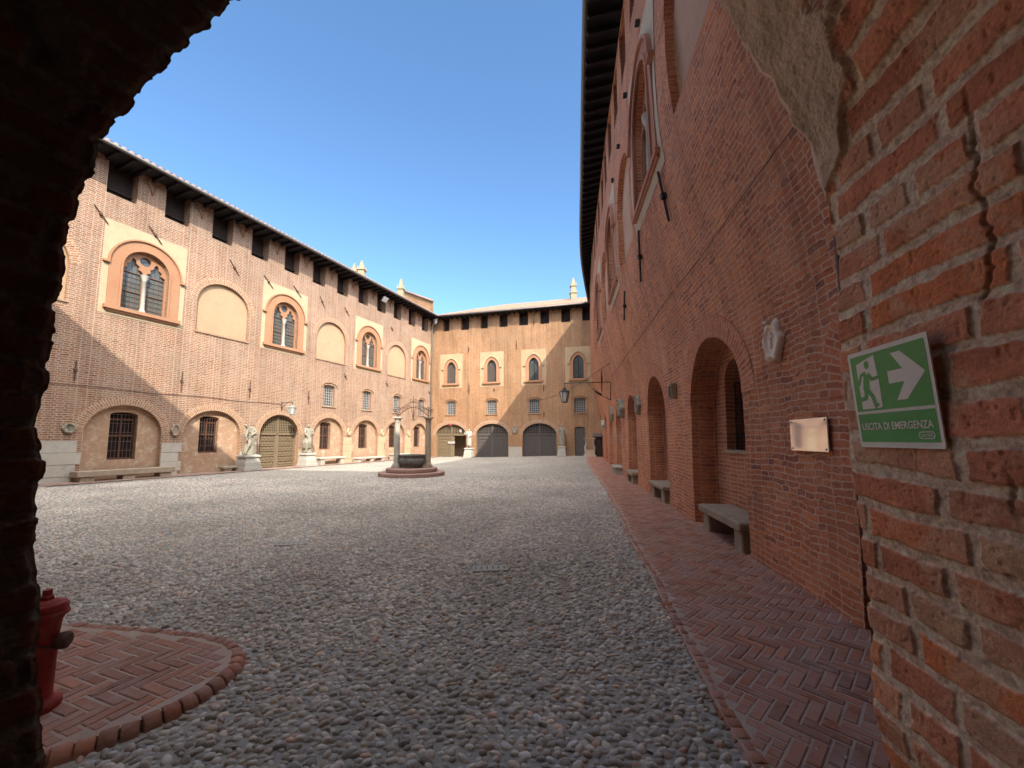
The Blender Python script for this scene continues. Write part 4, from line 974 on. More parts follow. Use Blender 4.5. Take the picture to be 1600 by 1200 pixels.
def herring(s, test, x0, x1, y0, y1, Wd, k, ang, z):
    ca, sa = math.cos(ang), math.sin(ang); D = math.hypot(x1 - x0, y1 - y0) / Wd / 2 + 6; cx, cy = (x0 + x1) / 2, (y0 + y1) / 2
    for m in range(-int(D * 1.45), int(D * 1.45)):
        i0, i1 = int((-D * 1.4 - m) / (2 * k)) - 1, int((D * 1.4 - m) / (2 * k)) + 2
        for i in range(i0, i1):
            ox, oy = m + 2 * k * i, m
            for (bx, by, dx, dy) in ((k / 2, .5, k, 1), (k + .5, 1 - k / 2, 1, k)):
                X, Y = (ox + bx) * Wd, (oy + by) * Wd
                if abs(X) > D * Wd * 1.3 or abs(Y) > D * Wd * 1.3: continue
                gx, gy = cx + X * ca - Y * sa, cy + X * sa + Y * ca
                if not (x0 < gx < x1 and y0 < gy < y1): continue
                ux, uy = (ca, sa) if dx > 1 else (-sa, ca); e = (k / 2 - .12) * Wd; w2 = .38 * Wd
                okc = all(test(gx + ux * a_ - uy * b_, gy + uy * a_ + ux * b_) for a_ in (-e, e) for b_ in (-w2, w2))
                if not okc:
                    cc_ = pcol()
                    for q in range(k):
                        hx_, hy_ = gx + ux * (q - (k - 1) / 2) * Wd, gy + uy * (q - (k - 1) / 2) * Wd
                        if test(hx_, hy_): s.brick((hx_, hy_, G(hx_, hy_) + z - .002), Wd - .004, Wd - .011, .04, math.atan2(uy, ux), cc_)
                    continue
                if okc:
                    s.brick((gx, gy, G(gx, gy) + z + random.uniform(-.003, .003)), dx * Wd - .011, dy * Wd - .011, .04, ang, pcol(), (random.gauss(0, .012), random.gauss(0, .012)))
def wallx(y): return float(np.interp(y, yy, xx))
hb = CB()
herring(hb, lambda x, y: kerb(y) + .10 < x < wallx(y) + .62 and y < 32.6, -1, 8.5, -1.0, 32.6, .073, 3, R(-48), .034)
s = MB(); ys = np.arange(-4, 33.6, .8)
for a, b in zip(ys[:-1], ys[1:]):
    s.face([(kerb(a), a, G(kerb(a), a) + .0285), (wallx(a) + .7, a, G(kerb(a), a) + .0285), (wallx(b) + .7, b, G(kerb(b), b) + .0285), (kerb(b), b, G(kerb(b), b) + .0285)])
pm_ = plaster_mat('path_mortar', (.42, .31, .24), (.48, .37, .29), (.28, .2, .155), .5, .4, 4)
pth = s.build('brick_path', pm_, kind='structure')
hb.buildc('paving_bricks', M['paving'], kind='structure')
kb = CB(); y = -1.0
while y < 32.6:
    a = math.atan2(kerb(y + .1) - kerb(y), .1); big = y < 12
    kb.round_brick((kerb(y) + .045, y, G(kerb(y), y) + .0), .072, .125, .036 + random.uniform(-.006, .005), math.pi / 2 - a + random.gauss(0, .04), pcol()); y += .078
kb.buildc('kerb', M['paving'], kind='structure')
# raised island at the left jamb
ib = CB(); herring(ib, lambda x, y: pip((x, y), isl) and pip((x + .075, y - .04), isl) and pip((x + .075, y + .04), isl) and pip((x, y + .08), isl) and pip((x, y - .08), isl), -4.6, -1.8, 1.4, 3.5, .073, 3, R(-20), .064)
ib.buildc('paving_bricks', M['paving'], kind='structure')
s = MB(); s.face([(x, y, .0585) for x, y in reversed(isl)]); 
for k in range(len(isl)): a, b = isl[k], isl[(k + 1) % len(isl)]; s.face([(*a, .0585), (*b, .0585), (*b, -.05), (*a, -.05)])
s.build('brick_island', pm_, kind='structure')
kb = CB(); L_ = isl[2:-1]; acc = 0
pts = []
for a, b in zip(L_[:-1], L_[1:]):
    n = max(1, int(math.hypot(b[0] - a[0], b[1] - a[1]) / .01)); pts += [(a[0] + (b[0] - a[0]) * i / n, a[1] + (b[1] - a[1]) * i / n) for i in range(n)]
pts = np.array(pts)
for _ in range(12): pts[1:-1] = (pts[:-2] + pts[2:]) / 2
k = 0
while k < len(pts) - 8:
    p, q = pts[k], pts[k + 7]; a = math.atan2(q[1] - p[1], q[0] - p[0]); kb.round_brick((float(p[0]), float(p[1]), .0), .074, .115, .070 + random.uniform(-.006, .005), a + random.gauss(0, .04), pcol()); k += 8
kb.buildc('kerb', M['paving'], kind='structure')
# red strip of paving along the left wall
s = MB(); N_ = 24
for k in range(N_):
    u0, u1 = U0L + (LEND - U0L) * k / N_, U0L + (LEND - U0L) * (k + 1) / N_; P = [LW(u0, 0, -1.15), LW(u1, 0, -1.15), LW(u1, 0, .1), LW(u0, 0, .1)]
    s.face([(p.x, p.y, G(p.x, p.y) + .03) for p in P], [(u0, 0), (u1, 0), (u1, 1.1), (u0, 1.1)])
s.build('brick_path', brick_mat('red_strip', [(.22, .11, .08), (.28, .14, .10), (.34, .2, .15)], (.33, .28, .23), bw=.25, bh=.12, pale=(.36, .32, .28), pale_amt=.5), kind='structure')
# drains
def drain(x, y, a, b, rz, label):
    t = empty('drain_grate', (x, y, .008), rz, label, 'drain', 'stone drain grates in the cobbles'); s = MB(); s.box((0, 0, 0), (a, b, .05), bev=.008); s.build('slab', M['drain_stone'], t, local=True)
    s = MB()
    for k in range(6): s.box((-a / 2 + a * (k + .5) / 6, 0, .0262), (a * .04, b * .5, .002))
    s.build('slot', M['basin'], t, local=True)
drain(-.27, 4.86, .42, .20, .1, 'worn stone drain grate sunk in the cobbles nearer the right-hand path')
drain(-3.35, 6.0, .42, .22, .1, 'worn stone drain grate sunk in the cobbles further out to the left')
# dry leaves and chips on the path
s = CB()
for k in range(170):
    y = 1.6 + 9 * random.random() ** 1.6; x = random.uniform(kerb(y) - (1.2 if k % 4 == 0 else 0), wallx(y) - .03); z = .046
    a = random.uniform(0, 6.28); q = random.uniform(.005, .014); ca, sa = math.cos(a) * q, math.sin(a) * q
    s.mesh([(x + ca, y + sa, z), (x - sa * .5, y + ca * .5, z + .006), (x - ca, y - sa, z + .001), (x + sa * .6, y - ca * .5, z + .004)], [(0, 1, 2, 3)]); s.c += [random.choice([(.5, .46, .38), (.55, .52, .46), (.35, .26, .15)])] * 4
s.buildc('fallen_leaves', attr_mat('dry_leaf', .8), label='tiny dry leaves and chips scattered on the brick path', cat='leaves', kind='stuff')

# =================================================================== THINGS IN THE COURTYARD
def face_point(W, px, d, v=0):
    """u on the wall whose point at depth d shows in direction px"""
    us = np.linspace(0, W.L[-1], 1500); c = (px - 800) / 600 / math.cos(PITCH); best = min(us, key=lambda u: abs(W(u, 0, d).x / W(u, 0, d).y - c)); return float(best)
def at_off(W, u, d): p = W(u, 0, d); return Vector((p.x, p.y, G(p.x, p.y)))
def heading(W, u): t, n, _ = W.frame(u); return math.atan2(-n.y, -n.x)   # local +x looks out of the wall

def skin_figure(name, joints, bones, m, parent, root='hip', sub=2):
    names = list(joints); me = bpy.data.meshes.new(name)
    me.from_pydata([joints[k][:3] for k in names], [(names.index(a), names.index(b)) for a, b in bones], []); me.update()
    o = bpy.data.objects.new(name, me); col.objects.link(o); o.parent = parent
    sk = o.modifiers.new('skin', 'SKIN'); sk.use_smooth_shade = True
    for i, k in enumerate(names):
        r = joints[k][3]; r = r if isinstance(r, tuple) else (r, r); me.skin_vertices[0].data[i].radius = r; me.skin_vertices[0].data[i].use_root = (k == root)
    sd = o.modifiers.new('sub', 'SUBSURF'); sd.levels = sub; sd.render_levels = sub
    dg = bpy.context.evaluated_depsgraph_get(); dg.update(); ev_ = o.evaluated_get(dg); nm = bpy.data.meshes.new_from_object(ev_, depsgraph=dg)
    o.modifiers.clear(); o.data = nm; nm.materials.clear(); nm.materials.append(m); nm.name = name
    for v in nm.vertices: v.co += Vector(noise.noise_vector(v.co * 9)) * .012
    return o
BN = [('hip', 'waist'), ('waist', 'chest'), ('chest', 'neck'), ('neck', 'head'), ('head', 'crown'), ('chest', 'shl'), ('shl', 'ell'), ('ell', 'wrl'), ('wrl', 'hal'), ('chest', 'shr'), ('shr', 'elr'), ('elr', 'wrr'), ('wrr', 'har'), ('hip', 'hpl'), ('hpl', 'knl'), ('knl', 'anl'), ('anl', 'tol'), ('hip', 'hpr'), ('hpr', 'knr'), ('knr', 'anr'), ('anr', 'tor')]
def base_joints(**kw):
    # local frame: +x forwards (out of the wall), +y to the figure's left, z up, feet at 0, height 1.7
    J = dict(hip=(0, 0, .90, (.13, .15)), waist=(0, 0, 1.08, (.12, .14)), chest=(0, 0, 1.30, (.14, .18)), neck=(0, 0, 1.47, .06), head=(.02, 0, 1.58, (.09, .085)), crown=(.01, 0, 1.69, .075),
             shl=(0, .2, 1.40, .075), ell=(.02, .27, 1.13, .055), wrl=(.12, .24, .92, .04), hal=(.16, .23, .84, .045), shr=(0, -.2, 1.40, .075), elr=(.02, -.27, 1.13, .055), wrr=(.12, -.24, .92, .04), har=(.16, -.23, .84, .045),
             hpl=(0, .1, .85, .105), knl=(.04, .12, .48, .075), anl=(0, .13, .08, .05), tol=(.15, .15, .04, .045), hpr=(0, -.1, .85, .105), knr=(.04, -.12, .48, .075), anr=(0, -.13, .08, .05), tor=(.15, -.15, .04, .045))
    for k, v in kw.items(): J[k] = (*v, J[k][3]) if len(v) == 3 else v
    return J
def drape(m, parent, pts, name='drapery'):
    """folded cloth round the figure: rings (x, y, z, rx, ry, fold)"""
    s = MB(); n = 30; vs = []; rings = []
    for i in range(len(pts) - 1):
        for k in range(4): t = k / 4; rings.append(tuple(a * (1 - t) + b * t for a, b in zip(pts[i], pts[i + 1])))
    rings.append(pts[-1])
    for (x, y, z, rx, ry, f) in rings:
        for k in range(n):
            a = 2 * math.pi * k / n; w_ = 1 + f * (math.sin(a * 6 + z * 5) * .6 + math.sin(a * 11 + z * 9) * .4); vs.append((x + rx * w_ * math.cos(a), y + ry * w_ * math.sin(a), z))
    fs = [(j * n + (k + 1) % n, j * n + k, (j + 1) * n + k, (j + 1) * n + (k + 1) % n) for j in range(len(rings) - 1) for k in range(n)] + [tuple(range(n)), tuple((len(rings) - 1) * n + k for k in range(n - 1, -1, -1))]
    s.mesh(vs, fs, smooth=True); return s.build(name, m, parent, local=True)
def pedestal(parent, h, wd, m):
    s = MB(); s.box((0, 0, .09), (wd * 1.12, wd * 1.12, .18), bev=.015); s.box((0, 0, .18 + (h - .32) * .22), (wd * 1.0, wd * 1.0, (h - .32) * .44), bev=.012)
    s.box((0, 0, .18 + (h - .32) * .72), (wd * .98, wd * .98, (h - .32) * .56), bev=.012, taper=.82); s.box((0, 0, h - .09), (wd * .98, wd * .98, .10), bev=.02); s.box((0, 0, h - .03), (wd * .86, wd * .86, .06), bev=.01)
    return s.build('pedestal', m, parent, local=True)
def statue(W, px, d, ph, pw, J, cloth, label, m, pm, scale=1.0, turn=0, extra=None, cat='statue'):
    u = face_point(W, px, d); p = at_off(W, u, d); t = empty('stone_statue', p, heading(W, u) + turn, label, cat, 'stone statues on pedestals along the courtyard walls')
    pedestal(t, ph, pw, pm)
    J = {k: (v[0] * scale, v[1] * scale, v[2] * scale + ph, v[3] if isinstance(v[3], tuple) else v[3]) for k, v in J.items()}
    skin_figure('figure', J, BN, m, t)
    drape(m, t, [(x, y, z * scale + ph, rx, ry, f) for x, y, z, rx, ry, f in cloth])
    if extra: extra(t, ph)
    return t
def rock(t, ph):
    s = MB(); s.lathe((-.08, .05, ph - .02), [(.26, 0), (.3, .1), (.24, .3), (.2, .5), (.12, .62)], 9); s.build('rock_support', M['stone'], t, local=True)
# S1 leaning man with a bent back, looking towards the gate, one leg forward
J1 = base_joints(hip=(-.05, .14, .88), waist=(0, .08, 1.06), chest=(.06, -.06, 1.24), neck=(.1, -.2, 1.38), head=(.13, -.30, 1.46), crown=(.14, -.37, 1.56), shl=(.0, .12, 1.38), ell=(.22, .2, 1.16), wrl=(.26, -.02, 1.02), hal=(.27, -.1, .98), shr=(.12, -.2, 1.2), elr=(.18, -.3, .98), wrr=(.2, -.26, .76), har=(.2, -.22, .7), hpl=(-.04, .2, .84), knl=(.18, .2, .56), anl=(.02, .24, .1), tol=(.16, .26, .05), hpr=(-.02, .04, .84), knr=(.2, -.12, .5), anr=(.1, -.24, .1), tor=(.24, -.3, .05))
statue(LW, 393, -.55, .82, .8, J1, [(-.08, .2, .05, .2, .2, .1), (-.06, .2, .5, .22, .2, .14), (-.02, .14, .85, .24, .24, .14), (0, .06, 1.1, .19, .21, .08), (.03, -.02, 1.32, .1, .16, .05)], 'weathered stone statue of a stooping man left of the big wooden gate', M['stone'], M['marble'], extra=rock)
J2 = base_joints(hip=(0, .02, .9), chest=(.02, 0, 1.28), head=(.05, -.05, 1.56), crown=(.04, -.04, 1.69, .09), ell=(.1, .3, 1.14), wrl=(.26, .06, 1.12), hal=(.3, -.04, 1.14), elr=(.08, -.32, 1.18), wrr=(.26, -.3, 1.0), har=(.32, -.28, 1.0), knr=(.2, -.16, .56), anr=(.1, -.22, .1), tor=(.26, -.26, .05))
statue(LW, 484, -.55, .80, .72, J2, [(0, -.05, .25, .2, .24, .16), (.02, -.08, .6, .25, .28, .16), (0, 0, .9, .2, .22, .12), (.0, 0, 1.2, .17, .2, .08), (0, 0, 1.38, .12, .2, .05)], 'weathered stone statue with folded arms right of the big wooden gate', M['stone'], M['marble'], extra=rock)
J3 = base_joints(head=(.03, .03, 1.58), elr=(.1, -.3, 1.16), wrr=(.14, -.38, 1.3), har=(.15, -.4, 1.38), ell=(.08, .28, 1.12), wrl=(.24, .12, 1.0), hal=(.28, .05, .98), knr=(.1, -.12, .5), hip=(0, -.04, .9))
statue(FW, 733.5, -.5, .85, .72, J3, [(0, .02, .15, .17, .2, .14), (0, 0, .6, .2, .22, .16), (0, 0, .95, .18, .2, .12), (0, 0, 1.25, .17, .2, .06), (0, 0, 1.38, .1, .18, .04)], 'pale draped statue on white pedestal between the open gate and the half-shaded gate', M['marble'], M['marble'])
J4 = base_joints(head=(.04, .02, 1.6), crown=(.03, .02, 1.73), ell=(.06, .32, 1.18), wrl=(.1, .38, .98), hal=(.12, .4, .9), elr=(.1, -.28, 1.15), wrr=(.26, -.1, 1.2), har=(.3, -.03, 1.24), knl=(.14, .14, .5))
statue(FW, 877.5, -.5, .85, .66, J4, [(0, .03, .02, .18, .24, .16), (0, .02, .5, .2, .24, .18), (0, 0, .95, .19, .22, .14), (0, 0, 1.25, .17, .21, .08), (0, 0, 1.4, .12, .18, .05)], 'tall grey draped statue on white pedestal right of the shaded double gate', M['stone'], M['marble'], scale=1.06)

# well
wc = Vector((-4.47, 17.35, 0)); well = empty('stone_well', wc, 0, 'old courtyard well with round steps, dark carved basin, two columns and wrought iron crown', 'well')
for r, z0, z1 in ((1.52, -.05, .17), (1.18, .17, .34)):
    s = MB(); s.lathe((0, 0, 0), [(r - .03, z0), (r, z0 + .03), (r, z1 - .03), (r - .03, z1)], 28, smooth=False); s.build('step', M['step_brick'], well, local=True)
s = MB(); s.lathe((0, 0, .34), [(.50, 0), (.52, .05), (.50, .1), (.58, .17), (.64, .3), (.6, .4), (.56, .47), (.62, .52), (.64, .57), (.6, .58), (.48, .58), (.46, .4)], 32, cap=False); s.mesh([(.46 * math.cos(a), .46 * math.sin(a), .72) for a in np.linspace(0, 6.283, 25)[:-1]], [tuple(range(24))])
for k in range(16): a = k * math.pi / 8; s.box((.625 * math.cos(a), .625 * math.sin(a), .63), (.05, .1, .16), rz=a, bev=.015)
s.build('basin', M['basin'], well, local=True)
for sx in (-1, 1):
    s = MB(); x = sx * .72; cz = .34
    s.box((x, 0, cz + .05), (.42, .42, .10), bev=.012); s.box((x, 0, cz + .14), (.34, .34, .08), bev=.02)
    s.lathe((x, 0, cz + .18), [(.155, 0), (.15, .03), (.125, 1.84), (.14, 1.86), (.14, 1.9), (.125, 1.92)], 8, smooth=False, rot=math.pi / 8)
    s.lathe((x, 0, cz + 2.1), [(.13, 0), (.16, .06), (.2, .1)], 8, rot=math.pi / 8); s.box((x, 0, cz + 2.23), (.4, .4, .07), bev=.01)
    s.build('column', M['bench_stone'] if sx > 0 else M['pale_stone'], well, local=True)
s = MB(); zc = .34 + 2.27
def spiral(cx, cz, r0, turns, a0, dirn=1, n=22): return [(cx + r0 * (1 - .75 * t) * math.cos(a0 + dirn * turns * 6.283 * t), .0, cz + r0 * (1 - .75 * t) * math.sin(a0 + dirn * turns * 6.283 * t)) for t in np.linspace(0, 1, n)]
for sx in (-1, 1):
    arc = [(sx * (.72 - .72 * t), 0, zc + .02 + .42 * math.sin(t * math.pi / 2)) for t in np.linspace(0, 1, 12)]
    arc2 = [(sx * (.86 - .86 * t), 0, zc + .3 + .36 * math.sin(t * math.pi / 2) ** 2) for t in np.linspace(0, 1, 12)]
    s.tube(arc, .016, 5); s.tube(arc2, .013, 5)
    for cx, cz, r in ((.78, .14, .13), (.6, .24, .12), (.42, .34, .12), (.86, .28, .09), (.24, .44, .1), (.68, .38, .08)): s.tube(spiral(sx * cx, zc + cz, r, 1.4, 0 if sx > 0 else math.pi, sx), .012, 4)
    s.tube([(sx * .72, 0, zc), (sx * .72, 0, zc + .35)], .014, 5); s.tube([(sx * .12, 0, zc + .56), (0, 0, zc - .12)], .012, 4)
    s.tube(spiral(sx * .1, zc + .74, .1, 1.3, math.pi if sx > 0 else 0, sx), .012, 4)
s.tube([(0, 0, zc - .1), (0, 0, zc + .95)], .016, 5); s.tube([(-.08, 0, zc - .12), (.08, 0, zc - .12)], .014, 4)
s.build('iron_crown', M['rust'], well, local=True)
well.rotation_euler.z = R(4); well.scale = (.95, .95, 1)

# benches
def bench(W, u0, u1, d0, d1, h, th, label, sup=2, group='stone benches along the walls', m=None, sw=.3):
    um = (u0 + u1) / 2; p = at_off(W, um, (d0 + d1) / 2); t_, n_, _ = W.frame(um); m = m or M['bench_stone']
    rz = math.atan2(t_.y, t_.x); t = empty('stone_bench', p, rz, label, 'bench', group); L = u1 - u0; D = d1 - d0
    s = MB(); s.box((0, 0, h - th / 2), (L, D, th), bev=.02); s.build('seat', m, t, local=True)
    for k in range(sup):
        x = -L / 2 + sw * .75 + (L - sw * 1.5) * k / (sup - 1); s = MB(); s.box((x, 0, (h - th) / 2 - .01), (sw, D * .8, h - th + .02), bev=.02); s.build('leg', m, t, local=True)
bench(LW, .55, 3.55, -.6, -.02, .42, .22, 'long thick low stone bench under the leftmost barred arch window', 3, sw=.4)
bench(LW, 5.6, 6.6, -.45, -.02, .28, .12, 'short low stone slab at the foot of the second arch, partly shaded', 2)
bench(LW, 11.1, 13.1, -.6, -.02, .48, .12, 'sunlit stone bench just right of the folded-arm statue', 2, m=M['pale_stone'])
bench(LW, 14.2, 17.0, -.6, -.02, .34, .12, 'long low sunlit stone bench under the next arch beyond the right statue', 3, m=M['pale_stone'])
bench(LW, 17.9, 20.0, -.6, -.02, .46, .1, 'sunlit stone bench seen behind the left column of the well', 2, m=M['pale_stone'])
bench(RW, 5.42, 7.05, -.12, .44, .46, .13, 'nearest stone bench in the large arched niche beside the brick path', 2, sw=.26)
bench(RW, 9.55, 11.1, -.12, .44, .45, .10, 'stone bench on stacked blocks in the second arched niche', 2, sw=.3)
bench(RW, 13.6, 15.1, -.2, .44, .45, .12, 'stone bench in the third arched niche along the brick path', 2, sw=.3)
bench(RW, 17.2, 18.6, -.35, .1, .4, .1, 'small white stone bench in the fourth niche, furthest along the path', 2, m=M['marble'])

# lanterns
def lantern(s, g, c, h, w_):
    c = Vector(c)
    s.lathe(c + Vector((0, 0, h * .42)), [(w_ * .62, 0), (w_ * .62, h * .03), (w_ * .3, h * .2), (w_ * .22, h * .22), (w_ * .22, h * .3), (w_ * .1, h * .36), (w_ * .03, h * .5)], 6, smooth=False)
    s.lathe(c + Vector((0, 0, -h * .5)), [(w_ * .05, -h * .06), (w_ * .3, 0), (w_ * .34, h * .04)], 6, smooth=False)
    for k in range(6):
        a = math.pi * k / 3; s.tube([c + Vector((w_ * .32 * math.cos(a), w_ * .32 * math.sin(a), -h * .46)), c + Vector((w_ * .56 * math.cos(a), w_ * .56 * math.sin(a), h * .43))], w_ * .035, 4)
    g.lathe(c + Vector((0, 0, -h * .45)), [(w_ * .29, 0), (w_ * .52, h * .87)], 6, smooth=False)
u = 8.78; p = at_off(LW, u, 0); t = empty('wall_lantern', (p.x, p.y, 3.55), heading(LW, u), 'small glass lantern on a scrolled iron bracket by the big wooden gate', 'lantern', 'iron lanterns hung from the walls')
s = MB(); s.tube([(0, 0, .12), (.85, 0, .16), (.9, 0, .12), (.86, 0, -.02)], .018, 5); s.tube([(0, 0, -.3), (.1, 0, -.1), (.5, 0, .13)], .015, 5); s.tube([(0, 0, -.35), (0, 0, .22)], .022, 5); s.tube([(.1 + .09 * math.cos(a), 0, -.08 + .09 * math.sin(a)) for a in np.linspace(0, 5, 12)], .012, 4); s.build('bracket', M['iron'], t, local=True)
s = MB(); g = MB(); lantern(s, g, (.85, 0, -.35), .42, .4); o = s.build('lantern_frame', M['zinc'], t, local=True); g.build('glass', M['glass_pale'], o, local=True)
u = 18.9; p = RW(u, 4.4, 0); t = empty('wall_lantern', (p.x, p.y, 4.4), heading(RW, u), 'large dark lantern hanging from a long iron arm off the right wall', 'lantern', 'iron lanterns hung from the walls')
s = MB(); L_ = 2.25; s.tube([(-.1, 0, .02), (L_, 0, 0)], .022, 6); s.tube([(0, 0, .02), (0, 0, -.9)], .02, 5); s.tube([(.42, 0, .6), (.42, 0, .2), (.42, 0, -.45)], [.02, .05, .02], 6); s.tube([(1.1, 0, 0), (.95, 0, -.25), (.65, 0, -.5), (.3, 0, -.72), (0, 0, -.88)], .014, 5); s.tube([(.75, 0, -.42), (.45, 0, -.62)], .06, 6); s.tube([(L_, 0, 0), (L_, 0, -.3)], .014, 5); s.build('bracket', M['iron'], t, local=True)
s = MB(); g = MB(); lantern(s, g, (L_, 0, -.68), .56, .44); o = s.build('lantern_frame', M['iron'], t, local=True); g.build('glass', M['glass_pale'], o, local=True)
s = MB(); a_ = RW(17.5, 5.1, 0); b_ = FW(9.6, 5.0, 0)
s.tube([a_ + (b_ - a_) * k / 14 + Vector((0, 0, -.5 * math.sin(math.pi * k / 14))) for k in range(15)], .014, 4); s.build('cable', M['iron'], label='loose dark cable sagging from the right wall across to the far wall', cat='cable')
# floodlight under the left eave
u = face_point(LW, 596, -.5); p = LW(u, 0, -.55); t = empty('floodlight', (p.x, p.y, 12.35), heading(LW, u), 'small square white floodlight fixed under the left eave', 'floodlight')
s = MB(); ax_ = (Vector((.8, 0, -.6)), Vector((0, 1, 0)), Vector((.6, 0, .8))); s.box((0, 0, 0), (.12, .5, .42), ax=ax_, bev=.02); s.tube([(-.5, 0, 0), (-.1, 0, .05)], .03, 5); o = s.build('housing', M['zinc'], t, local=True)
s = MB(); s.box((.05, 0, -.037), (.02, .42, .34), ax=ax_); s.build('glass', M['glass_pale'], t, local=True)

# carved coats of arms and emblems
def shield(W, u, v, w_, h, label, m, kind='oval', depth=.1, name='stone_shield'):
    p = W(u, v, 0); t_, n_, _ = W.frame(u); t = empty(name, p, heading(W, u), label, 'coat of arms', 'carved stone shields on the walls')
    s = MB(); n = 28; vs = [(depth * .75, 0, 0)]; fs = []
    prof_ = [(.34, .75), (.62, .62), (.70, .95), (.86, 1.0), (1.0, .55), (1.02, 0)]
    for q, z in prof_:
        for k in range(n):
            a = 2 * math.pi * k / n; lob = 1 + (.13 * math.cos(6 * a + .4) + .07 * math.cos(11 * a)) * (1 if q > .8 else 0)
            yv = w_ / 2 * q * math.cos(a) * lob; zv = h / 2 * q * math.sin(a) * lob
            if kind == 'shield': yv *= (1 if math.sin(a) > 0 else 1 - .35 * math.sin(a) ** 2)
            vs.append((depth * z, yv, zv))
    for k in range(n): fs.append((0, 1 + k, 1 + (k + 1) % n))
    for j in range(len(prof_) - 1):
        for k in range(n): fs.append((1 + j * n + k, 1 + (j + 1) * n + k, 1 + (j + 1) * n + (k + 1) % n, 1 + j * n + (k + 1) % n))
    s.mesh(vs, fs, smooth=True); s.box((depth * .8, 0, h * .02), (.02, w_ * .08, h * .4), bev=.004); s.box((depth * .8, 0, h * .1), (.02, w_ * .3, h * .07), bev=.004); s.lathe((depth * .9, 0, h * .43), [(w_ * .16, 0), (w_ * .2, h * .05), (w_ * .06, h * .09)], 8); s.build('carved_frame', m, t, local=True)
M['pinkmarble'] = plaster_mat('pinkish_marble', (.74, .60, .47), (.80, .68, .55), (.5, .38, .28), .4, .3, 6)
shield(RW, 4.42, 2.74, .36, .48, 'oval pinkish marble coat of arms on the near right wall above the glossy panel', M['pinkmarble'], depth=.065)
shield(RW, 12.7, 2.72, .45, .62, 'weathered stone coat of arms on the right wall between second and third niche', M['stone'], 'shield', .14)
shield(RW, 16.4, 2.9, .6, .75, 'large pale carved coat of arms between the third and fourth niche', M['stone'], 'shield', .24)
shield(RW, 19.9, 2.9, .5, .7, 'small pale carved shield beyond the fourth niche of the right wall', M['stone'], 'shield', .16)
shield(RW, 26.8, 2.6, .5, .6, 'furthest pale carved shield on the right wall near the sentry box', M['marble'], 'shield', .22)
shield(LW, .42, 2.0, .36, .36, 'small round stone roundel between the two leftmost arches', M['stone'], 'oval', .1)
shield(LW, 3.72, 2.0, .34, .55, 'dark carved shield above the grey stone pier left of the second window', M['bench_stone'], 'shield', .12)
for k, (u, nm) in enumerate(((13.8, 'third'), (17.15, 'fourth'), (20.4, 'last'))): shield(LW, u, 2.1, .3, .5, 'sunlit pale carved shield above the %s stone pier past the wooden gate' % nm, M['cream'], 'shield', .12)
a = FW.at(804.5, 671); shield(FW, a[0], a[1], .42, .72, 'oval pale stone shield on the far wall between two shaded gates', M['stone'], 'oval', .12)

# small box lamp on the near right wall
u, v = 8.5, 2.67; p = RW(u, v, 0); t = empty('wall_box', p, heading(RW, u), 'small weathered stone box fixed between the first and second niche', 'wall box')
s = MB(); s.box((.07, 0, 0), (.14, .16, .34), bev=.02); s.build('housing', M['bench_stone'], t, local=True); s = MB(); s.box((.145, 0, -.02), (.012, .11, .24), bev=.004); s.build('front', M['iron'], t, local=True)
# white notices
def notice(W, px, py, w_, h, label, m=None, d=.015):
    a = W.at(px, py); p = W(a[0], a[1], 0); t = empty('notice', p, heading(W, a[0]), label, 'notice', 'white paper notices'); s = MB(); s.box((d, 0, 0), (.012, w_, h), bev=.003); s.build('board', m or M['marble'], t, local=True); s = MB()
    for k in range(5): s.box((d + .0065, 0, h * (.32 - .15 * k)), (.001, w_ * (.7 if k else .45), h * .03))
    s.build('printed_lines', M['bench_stone'], t, local=True)
notice(RW, 960, 680, .25, .8, 'tall narrow white notice between two far niches of the right wall')
notice(RW, 972, 686, .3, .42, 'small white notice on the pier right of the fourth niche')
notice(FW, 704, 691.5, .7, .2, 'white horizontal notice on the half-open gate', d=-.2)
notice(FW, 718.5, 673, .22, .28, 'small square white notice above the opening of the half-open gate', d=-.18)
a = FW.at(704, 663.5); p = FW(a[0], a[1], 0); t = empty('round_sign', p, heading(FW, a[0]), 'small round red sign at the top of the half-open gate arch', 'sign'); s = MB(); s.box((.03, 0, 0), (.03, .2, .2), bev=.09); s.build('disc', simple('red_paint', (.5, .05, .06), .5), t, local=True)

# altar-like console table and sentry box in the far right corner
p = on_ground(922, 711); r_ = ray(922, 711); yb = 30.3; p = Vector((r_.x * yb / r_.y, yb, .21)); t = empty('stone_altar', p, R(-105), 'small stone altar with two white carved supports and a slab in the far right corner', 'altar')
s = MB(); s.box((0, 0, .1), (.7, .95, .2), bev=.015); s.box((0, 0, .36), (.55, .8, .32), bev=.015); s.box((0, 0, .55), (.62, .86, .07), bev=.01); s.build('base', M['cream_grey'], t, local=True)
for sy in (-1, 1):
    s = MB(); s.tube([(.0, sy * .30, .58), (.04, sy * .36, .72), (0, sy * .3, .95), (-.04, sy * .24, 1.15), (.02, sy * .32, 1.32), (.0, sy * .36, 1.42)], [.08, .1, .07, .06, .09, .07], 8); s.build('carved_support', M['marble'], t, local=True)
s = MB(); s.box((0, 0, 1.45), (.55, .95, .07), bev=.012); s.build('slab', M['bench_stone'], t, local=True)
p = Vector((ray(932, 700).x * 30.6 / ray(932, 700).y + .15, 30.6, .21)); t = empty('sentry_box', p, R(-105), 'low dark wooden hut with a sloping top in the far right corner beside the altar', 'hut')
